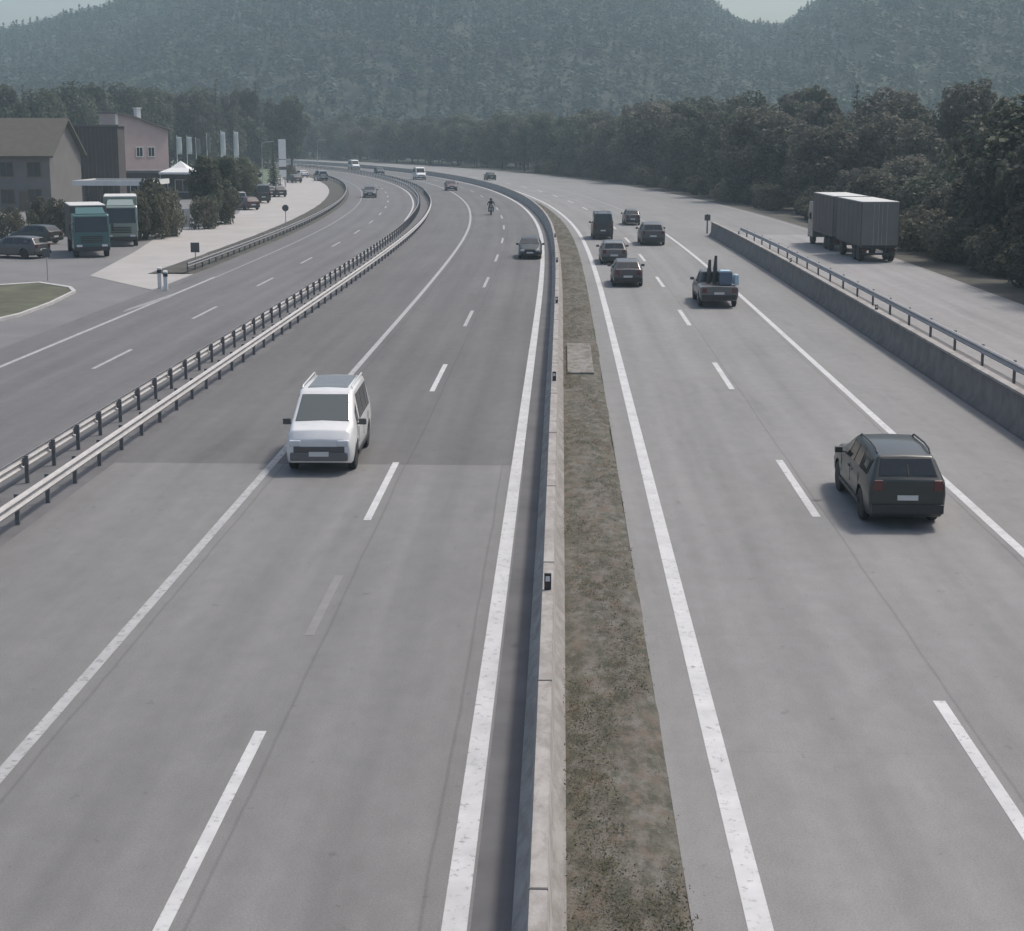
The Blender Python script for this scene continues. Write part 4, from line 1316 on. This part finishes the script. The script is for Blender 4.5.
for s in (-1, 1):
    b = MB(); b.box((s * .36, .30, 1.06), (.08, .09, .09))
    for f_ in range(4): b.tube([(s * (.33 + .022 * f_), .33, 1.08), (s * (.33 + .022 * f_), .37, 1.05), (s * (.33 + .022 * f_), .34, 1.02)], .011, 6)
    b.tube([(s * .31, .29, 1.05), (s * .30, .33, 1.02)], .013, 6)
    b.build('glove', 'rubber', rider, bevel=.004)

# ------------------------------------------------------------------ buildings of the service area
def windowed(parent, pts, frame='trim_white'):
    for (c, w, h, ax) in pts:
        b = MB(); b.box(c, (w, .10, h) if ax == 'y' else (.10, w, h)); f_ = b.build('window', 'window_glass', parent)
        b = MB()
        cx, cy, cz = c
        d = .14
        for dx, dz, ww, hh in ((0, h / 2, w + .16, .08), (0, -h / 2, w + .16, .08), (-w / 2, 0, .08, h - .08), (w / 2, 0, .08, h - .08), (0, 0, .05, h - .08)):
            b.box((cx + dx, cy, cz + dz) if ax == 'y' else (cx, cy + dx, cz + dz), (ww, d, hh) if ax == 'y' else (d, ww, hh))
        b.build('frame', frame, f_)

def gable_house(name, label, x0, x1, y0, y1, hw, hr, wall, roof, cat='building'):
    c = Vector(((x0 + x1) / 2, (y0 + y1) / 2, 0))
    t = empty(name, c)
    tag(t, label, cat)
    L, D = x1 - x0, y1 - y0
    b = MB()
    prof = [(-D / 2, 0), (D / 2, 0), (D / 2, hw), (0, hr - .15), (-D / 2, hw)]
    n = 5
    b.add([(s * L / 2, y, z) for s in (-1, 1) for y, z in prof], [tuple(range(n)), tuple(range(2 * n - 1, n - 1, -1))] + [(i, (i + 1) % n, (i + 1) % n + n, i + n) for i in range(n)])
    b.build('wall', wall, t)
    b = MB()
    e = .6
    sl = (hr - hw) / (D / 2)
    for s in (-1, 1):
        q = [(-L / 2 - e, s * (D / 2 + e), hw - sl * e + .06), (L / 2 + e, s * (D / 2 + e), hw - sl * e + .06), (L / 2 + e, 0, hr + .06), (-L / 2 - e, 0, hr + .06)]
        if s > 0: q = q[::-1]
        b.slab(q, .22, .05)
    rf = b.build('roof', roof, t)
    return t, rf

# olive roof building at the left edge
pa = at(52, 211)
X1 = pa.x; X0 = X1 - 22; YB = pa.y
t, rf = gable_house('service_building', 'long pale building with olive brown roof at the left edge', X0, X1, YB, YB + 11, 6.4, 10.2, 'wall_pale', 'roof_olive')
wl = []
for k in range(7):
    for z in (1.6, 4.6):
        wl.append(((-9.4 + k * 3.1, -5.5, z), 1.5, 1.6, 'y'))
windowed(t, wl, 'wood')
b = MB(); b.box((7.9, -5.5, 1.1), (1.1, .16, 2.2)); d = b.build('door', 'wood', t)
b = MB(); b.box((8.3, -5.6, 1.05), (.05, .06, .22)); b.build('handle', 'chrome', d)
b = MB(); b.box((-3, 1.5, 10.2), (.8, .8, 1.8)); b.build('chimney', 'wall_pale', rf)

# dark clad block
pa = at(72, 203); pb = at(121, 203)
t = empty('restaurant_block', ((pa.x + pb.x) / 2, pa.y + 1.5, 0)); tag(t, 'tall dark brown clad block between the olive roof and the pink house', 'building')
wdt = pb.x - pa.x
b = MB(); b.box((0, 0, 4.7), (wdt, 3, 9.4)); b.build('wall', 'wall_dark', t)
b = MB(); b.box((0, 0, 9.5), (wdt + .4, 3.4, .24)); b.build('roof', 'roof_grey', t, bevel=.02)
b = MB()
for k in range(12): b.box((-wdt / 2 + .25 + k * (wdt - .5) / 11, -1.52, 4.7), (.06, .06, 9.2))
b.build('cladding_batten', 'wood', t)
windowed(t, [((-1.6, -1.5, 1.7), 1.4, 1.8, 'y'), ((1.6, -1.5, 1.7), 1.4, 1.8, 'y')], 'wood')

# pink house with a falling roof line
pa = at(123, 196); pb = at(164, 196)
Wd = (pb.x - pa.x) * 1.55
t = empty('pink_house', ((pa.x + pb.x) / 2 - 2.1, pa.y + 4.3, 0), R(52)); tag(t, 'pale pink house with a roof falling to the right and a white chimney', 'house')
sc = at(123, 196); dist = sc.y
mpp = (dist * math.cos(PITCH)) / FPX
hL, hRr = (196 - 113) * mpp, (196 - 129) * mpp
b = MB()
prof = [(-Wd / 2, 0), (Wd / 2, 0), (Wd / 2, hRr), (-Wd / 2 + Wd * .3, hL - .4), (-Wd / 2, hL)]
n = 5
b.add([(x, s * 1.8, z) for s in (-1, 1) for x, z in prof], [tuple(range(n)), tuple(range(2 * n - 1, n - 1, -1))] + [(i, (i + 1) % n, (i + 1) % n + n, i + n) for i in range(n)])
b.build('wall', 'wall_pink', t)
b = MB()
for (xa, za), (xb, zb_) in (((-Wd / 2 - .2, hL + .05), (-Wd / 2 + Wd * .3, hL - .36)), ((-Wd / 2 + Wd * .3, hL - .36), (Wd / 2 + .4, hRr - .14))):
    b.slab([(xa, -2.2, za), (xb, -2.2, zb_), (xb, 2.2, zb_), (xa, 2.2, za)], .18, .06)
rf = b.build('roof', 'roof_grey', t)
b = MB(); b.box((.2, -.6, hL - .3), (.7, .7, 1.9)); b.box((.2, -.6, hL + .7), (.9, .9, .14)); b.build('chimney', 'trim_white', rf, bevel=.02)
b = MB(); b.box((-Wd / 2 + .22, -1.84, hL / 2), (.40, .10, hL - .2)); b.build('corner_board', 'trim_white', t)
windowed(t, [((-.6, -1.8, 6.0), 1.1, 1.3, 'y'), ((1.4, -1.8, 6.0), 1.1, 1.3, 'y'), ((-.6, -1.8, 2.2), 1.1, 1.3, 'y'), ((1.4, -1.8, 2.2), 1.1, 1.3, 'y')])

# low wing linking to the terrace
pa = at(135, 200); pb = at(258, 186)
t = empty('low_wing', ((pa.x + at(196, 196).x) / 2, at(160, 199).y + 4, 0)); tag(t, 'long low grey building with pale roof edge behind the white pavilion', 'building')
b = MB(); b.box((0, 0, 1.7), (16, 7, 3.4)); b.build('wall', 'wall_dark', t)
b = MB(); b.box((0, 0, 3.55), (16.8, 7.8, .3)); b.build('roof', 'roof_grey', t, bevel=.03)
b = MB(); b.box((0, -3.95, 3.55), (16.8, .10, .34)); b.build('fascia', 'wall_pale', t)
windowed(t, [((-6 + k * 3, -3.5, 1.7), 2.0, 1.6, 'y') for k in range(5)])

# canopy with white edge
pa = at(76, 221); pb = at(152, 221)
t = empty('fuel_canopy', ((pa.x + pb.x) / 2, pa.y + 3.5, 0)); tag(t, 'flat white-edged canopy on posts above the parked lorries', 'canopy')
wd_ = pb.x - pa.x
b = MB(); b.box((0, 0, 4.05), (wd_, 7, .30)); b.v = [(x, y, z - .35) for x, y, z in b.v]; b.build('roof', 'roof_grey', t)
b = MB()
b.box((0, -3.55, 4.08), (wd_ + .2, .10, .50)); b.box((0, 3.55, 4.08), (wd_ + .2, .10, .50)); b.box((-wd_ / 2 - .05, 0, 4.08), (.10, 7.0, .50)); b.box((wd_ / 2 + .05, 0, 4.08), (.10, 7.0, .50))
b.v = [(x, y, z - .35) for x, y, z in b.v]
b.build('fascia', 'trim_white', t)
for sx in (-1, 1):
    for sy in (-1, 1):
        b = MB(); b.box((sx * wd_ * .42, sy * 2.4, 1.76), (.28, .28, 3.52)); b.build('post', 'wall_pale', t)
for sx in (-.2, .22):
    q = empty('fuel_pump', (t.location.x + sx * wd_, t.location.y, .02)); tag(q, ('left' if sx < 0 else 'right') + ' fuel pump standing under the white-edged canopy', 'fuel pump', 'fuel pumps')
    b = MB(); b.box((0, 0, .95), (.9, .5, 1.9)); b.build('pump_body', 'paint_silver', q, bevel=.04)
    b = MB(); b.box((0, -.26, 1.4), (.6, .04, .4)); b.build('display', 'glass', q)
    b = MB(); b.tube([(.46, 0, 1.5), (.6, -.05, .9), (.5, -.05, .4), (.47, 0, 1.1)], .02, 6); b.build('hose', 'rubber', q)

# white pavilion
pc = at(182, 199)
t = empty('pavilion', pc); tag(t, 'white tent pavilion with pointed roof on the terrace', 'pavilion')
b = MB(); hw_ = 2.35
b.add([(-hw_, -hw_, 3.55), (hw_, -hw_, 3.55), (hw_, hw_, 3.55), (-hw_, hw_, 3.55), (0, 0, 5.0), (-hw_ * .45, -hw_ * .45, 4.12), (hw_ * .45, -hw_ * .45, 4.12), (hw_ * .45, hw_ * .45, 4.12), (-hw_ * .45, hw_ * .45, 4.12)],
      [(0, 1, 6, 5), (1, 2, 7, 6), (2, 3, 8, 7), (3, 0, 5, 8), (5, 6, 4), (6, 7, 4), (7, 8, 4), (8, 5, 4), (3, 2, 1, 0)])
rf = b.build('tent_roof', 'cloth_white', t)
b = MB()
for sx, sy, dx, dy in ((0, -1, 2 * hw_, .03), (0, 1, 2 * hw_, .03), (-1, 0, .03, 2 * hw_), (1, 0, .03, 2 * hw_)):
    b.box((sx * (hw_ + .01), sy * (hw_ + .01), 3.42), (dx, dy, .26))
b.build('valance', 'cloth_white', rf)
for sx in (-1, 1):
    for sy in (-1, 1):
        b = MB(); b.tube([(sx * 2.2, sy * 2.2, 0), (sx * 2.2, sy * 2.2, 3.5)], .06, 8); b.build('post', 'galvanised', t)

# terrace furniture: white parasol tables near the apron
for k, (px, py, lab) in enumerate(((180, 226, 'white terrace table nearest the apron, left of the dark tree'), (172, 219, 'white terrace table behind the nearest one'), (187, 221, 'white terrace table half hidden by the dark tree'))):
    q = at(px, py)
    t = empty('terrace_table', q); tag(t, lab, 'table', 'white terrace tables')
    b = MB(); b.cyl((0, 0, .74), (0, 0, 1), .6, .04, 24); b.build('table_top', 'cloth_white', t)
    b = MB(); b.tube([(0, 0, 0), (0, 0, .72)], .05, 8); b.cyl((0, 0, .03), (0, 0, 1), .3, .05, 18); b.build('pedestal', 'galvanised', t)
    for j in range(2):
        a = 2.1 + j * 2.4 + k
        c = empty('terrace_chair', (q.x + math.cos(a) * .95, q.y + math.sin(a) * .95, 0), a + math.pi / 2)
        tag(c, f"white chair {'left' if math.cos(a) < 0 else 'right'} of the {('nearest', 'rear', 'half-hidden')[k]} terrace table, {'first' if j == 0 else 'second'} of its pair", 'chair', 'white terrace chairs')
        b = MB(); b.box((0, 0, .45), (.44, .44, .05)); b.build('seat', 'cloth_white', c, bevel=.01)
        b = MB(); b.box((0, -.21, .72), (.44, .04, .46), rx=.12); b.build('backrest', 'cloth_white', c, bevel=.01)
        for sx in (-1, 1):
            for sy in (-1, 1):
                b = MB(); b.tube([(sx * .19, sy * .19, 0), (sx * .18, sy * .18, .44)], .018, 6); b.build('leg', 'galvanised', c)
# white menu board
q = at(183, 229); t = empty('notice_board', q, .2); tag(t, 'white upright board standing at the apron edge before the terrace', 'board')
b = MB(); b.box((0, 0, 1.1), (1.3, .06, 1.5)); b.build('panel', 'cloth_white', t, bevel=.01)
for s in (-1, 1):
    b = MB(); b.tube([(s * .6, .04, 0), (s * .6, .04, 1.9)], .03, 6); b.build('post', 'galvanised', t)

# flags
for k, (px, topy, w_, c, lab) in enumerate(((178, 136, .9, 'cloth_white', 'white banner flag leftmost in the row above the pavilion'), (188, 136, .9, 'cloth_white', 'white banner flag second from left, just right of the leftmost'), (197, 138, .8, 'wall_pale', 'greyish banner flag in the middle of the row'),
                              (208, 134, .6, 'wall_pale', 'pale grey banner flag left of the two tallest'), (222, 131, .8, 'cloth_white', 'tall white banner flag left of the rightmost'), (235, 131, .8, 'cloth_white', 'tall white banner flag rightmost in the row'))):
    q = at(px, 177)
    mp2 = q.y * math.cos(PITCH) / FPX
    hh = (177 - topy) * mp2
    t = empty('banner_flag', q); tag(t, lab, 'flag', 'banner flags behind the terrace')
    b = MB(); b.tube([(0, 0, 0), (0, 0, hh * .5), (0, 0, hh)], [.09, .075, .05], 8); b.cyl((0, 0, hh + .05), (0, 0, 1), .09, .12, 10); b.build('pole', 'trim_white', t)
    b = MB()
    fl = hh * (.42 if k < 4 else .6)
    vs, fs = [], []
    for i in range(9):
        for j in range(5):
            u = j / 4
            vs.append((.10 + w_ * u, .12 * math.sin(u * 5 + i * .5), hh - .15 - fl * i / 8 - .1 * u))
    for i in range(8):
        for j in range(4):
            a = i * 5 + j
            fs.append((a, a + 1, a + 6, a + 5))
    me = bpy.data.meshes.new('flag_cloth'); me.from_pydata(vs, [], fs)
    for p in me.polygons: p.use_smooth = True
    fo = link('flag_cloth', me, c, t); md = fo.modifiers.new('t', 'SOLIDIFY'); md.thickness = .02

# pylon sign
q = at(283, 187); t = empty('pylon_sign', q, R(25)); tag(t, 'tall white pylon sign at the end of the apron', 'sign')
b = MB(); b.box((0, 0, 4.6), (1.15, .40, 6.0)); b.build('panel', 'trim_white', t, bevel=.04)
b = MB(); b.box((0, 0, 3.0), (1.19, .44, .5)); b.box((0, 0, 4.4), (1.19, .44, .10)); b.build('band', 'sign_back', t)
for s in (-1, 1):
    b = MB(); b.box((s * .4, 0, .8), (.16, .2, 1.6)); b.build('post', 'galvanised', t)

# traffic signs, seen from behind, and marker posts
def road_sign(px, py, label, h=2.5, d=.62, shape='round'):
    q = at(px, py); t = empty('traffic_sign', q); tag(t, label, 'sign', None)
    b = MB(); b.tube([(0, 0, 0), (0, 0, h)], .04, 8); b.build('post', 'galvanised', t)
    b = MB()
    if shape == 'round': b.cyl((0, -.06, h - d / 2), (0, 1, 0), d / 2, .03, 24)
    else: b.box((0, -.06, h - d / 2), (d * .9, .03, d))
    b.build('sign_plate', 'sign_back', t)
    b = MB(); b.box((0, -.02, h - d / 2), (.4, .04, .05)); b.build('clamp', 'galvanised', t)
road_sign(196, 270, 'dark traffic sign on a post at the verge before the apron', 1.75, .62, 'sq')
road_sign(48, 281, 'small dark sign on a post at the left kerb island', 1.9, .5, 'sq')
road_sign(286, 229, 'slim traffic sign far along the verge guardrail', 2.2, .6)
def marker(px, py, label, h=1.1, w=.14):
    q = at(px, py); t = empty('marker_post', q); tag(t, label, 'post', None)
    b = MB(); b.add([(s * w / 2, y, z) for s in (-1, 1) for y, z in ((-.05, 0), (.05, 0), (.05, h), (-.05, h - .08))], [(0, 1, 2, 3), (7, 6, 5, 4), (0, 4, 5, 1), (1, 5, 6, 2), (2, 6, 7, 3), (3, 7, 4, 0)]); b.build('post_body', 'trim_white', t, bevel=.01)
    b = MB(); b.box((0, -.005, h - .26), (w + .012, .125, .18)); b.build('black_band', 'black_plastic', t)
marker(160, 289, 'white marker post at the near tip of the apron, left one', 1.25, .22)
marker(166, 291, 'white marker post at the near tip of the apron, right one', 1.15, .22)
q = pos(13.3, 130.5); 
t = empty('marker_post', q); tag(t, 'grey marker post at the nose of the right barrier', 'post')
b = MB(); b.tube([(0, 0, 0), (0, 0, 1.7)], .07, 8); b.build('post_body', 'post_steel', t)
b = MB(); b.box((0, -.06, 1.4), (.5, .03, .5)); b.build('sign_plate', 'sign_back', t)

def lamp_post(px, py, h, label):
    q = at(px, py); t = empty('street_lamp', q); tag(t, label, 'street lamp', 'lamp posts of the service area')
    b = MB(); b.tube([(0, 0, 0), (0, 0, h * .6), (0, 0, h), (.5, 0, h + .25), (1.2, 0, h + .3)], [.09, .07, .05, .045, .04], 8); b.build('pole', 'galvanised', t)
    b = MB(); b.box((1.5, 0, h + .3), (.7, .22, .10)); b.build('lamp_head', 'galvanised', t, bevel=.02)
lamp_post(263, 190, 7, 'thin grey street lamp behind the dark parked van')
lamp_post(318, 178, 7, 'thin grey street lamp at the far end of the apron')

# ------------------------------------------------------------------ haze
b = MB(); b.box((0, 780, 88), (2600, 1700, 182))
hz = bpy.data.materials.new('haze_air'); hz.use_nodes = True
t = hz.node_tree
for nn in list(t.nodes):
    if nn.type == 'BSDF_PRINCIPLED': t.nodes.remove(nn)
pv = t.nodes.new('ShaderNodeVolumePrincipled')
pv.inputs['Color'].default_value = (0.72, 0.92, 1.0, 1)
pv.inputs['Density'].default_value = 0.00044
pv.inputs['Anisotropy'].default_value = 0.0
t.links.new(pv.outputs[0], t.nodes['Material Output'].inputs['Volume'])
ho = b.build('haze', hz); ho['kind'] = 'stuff'
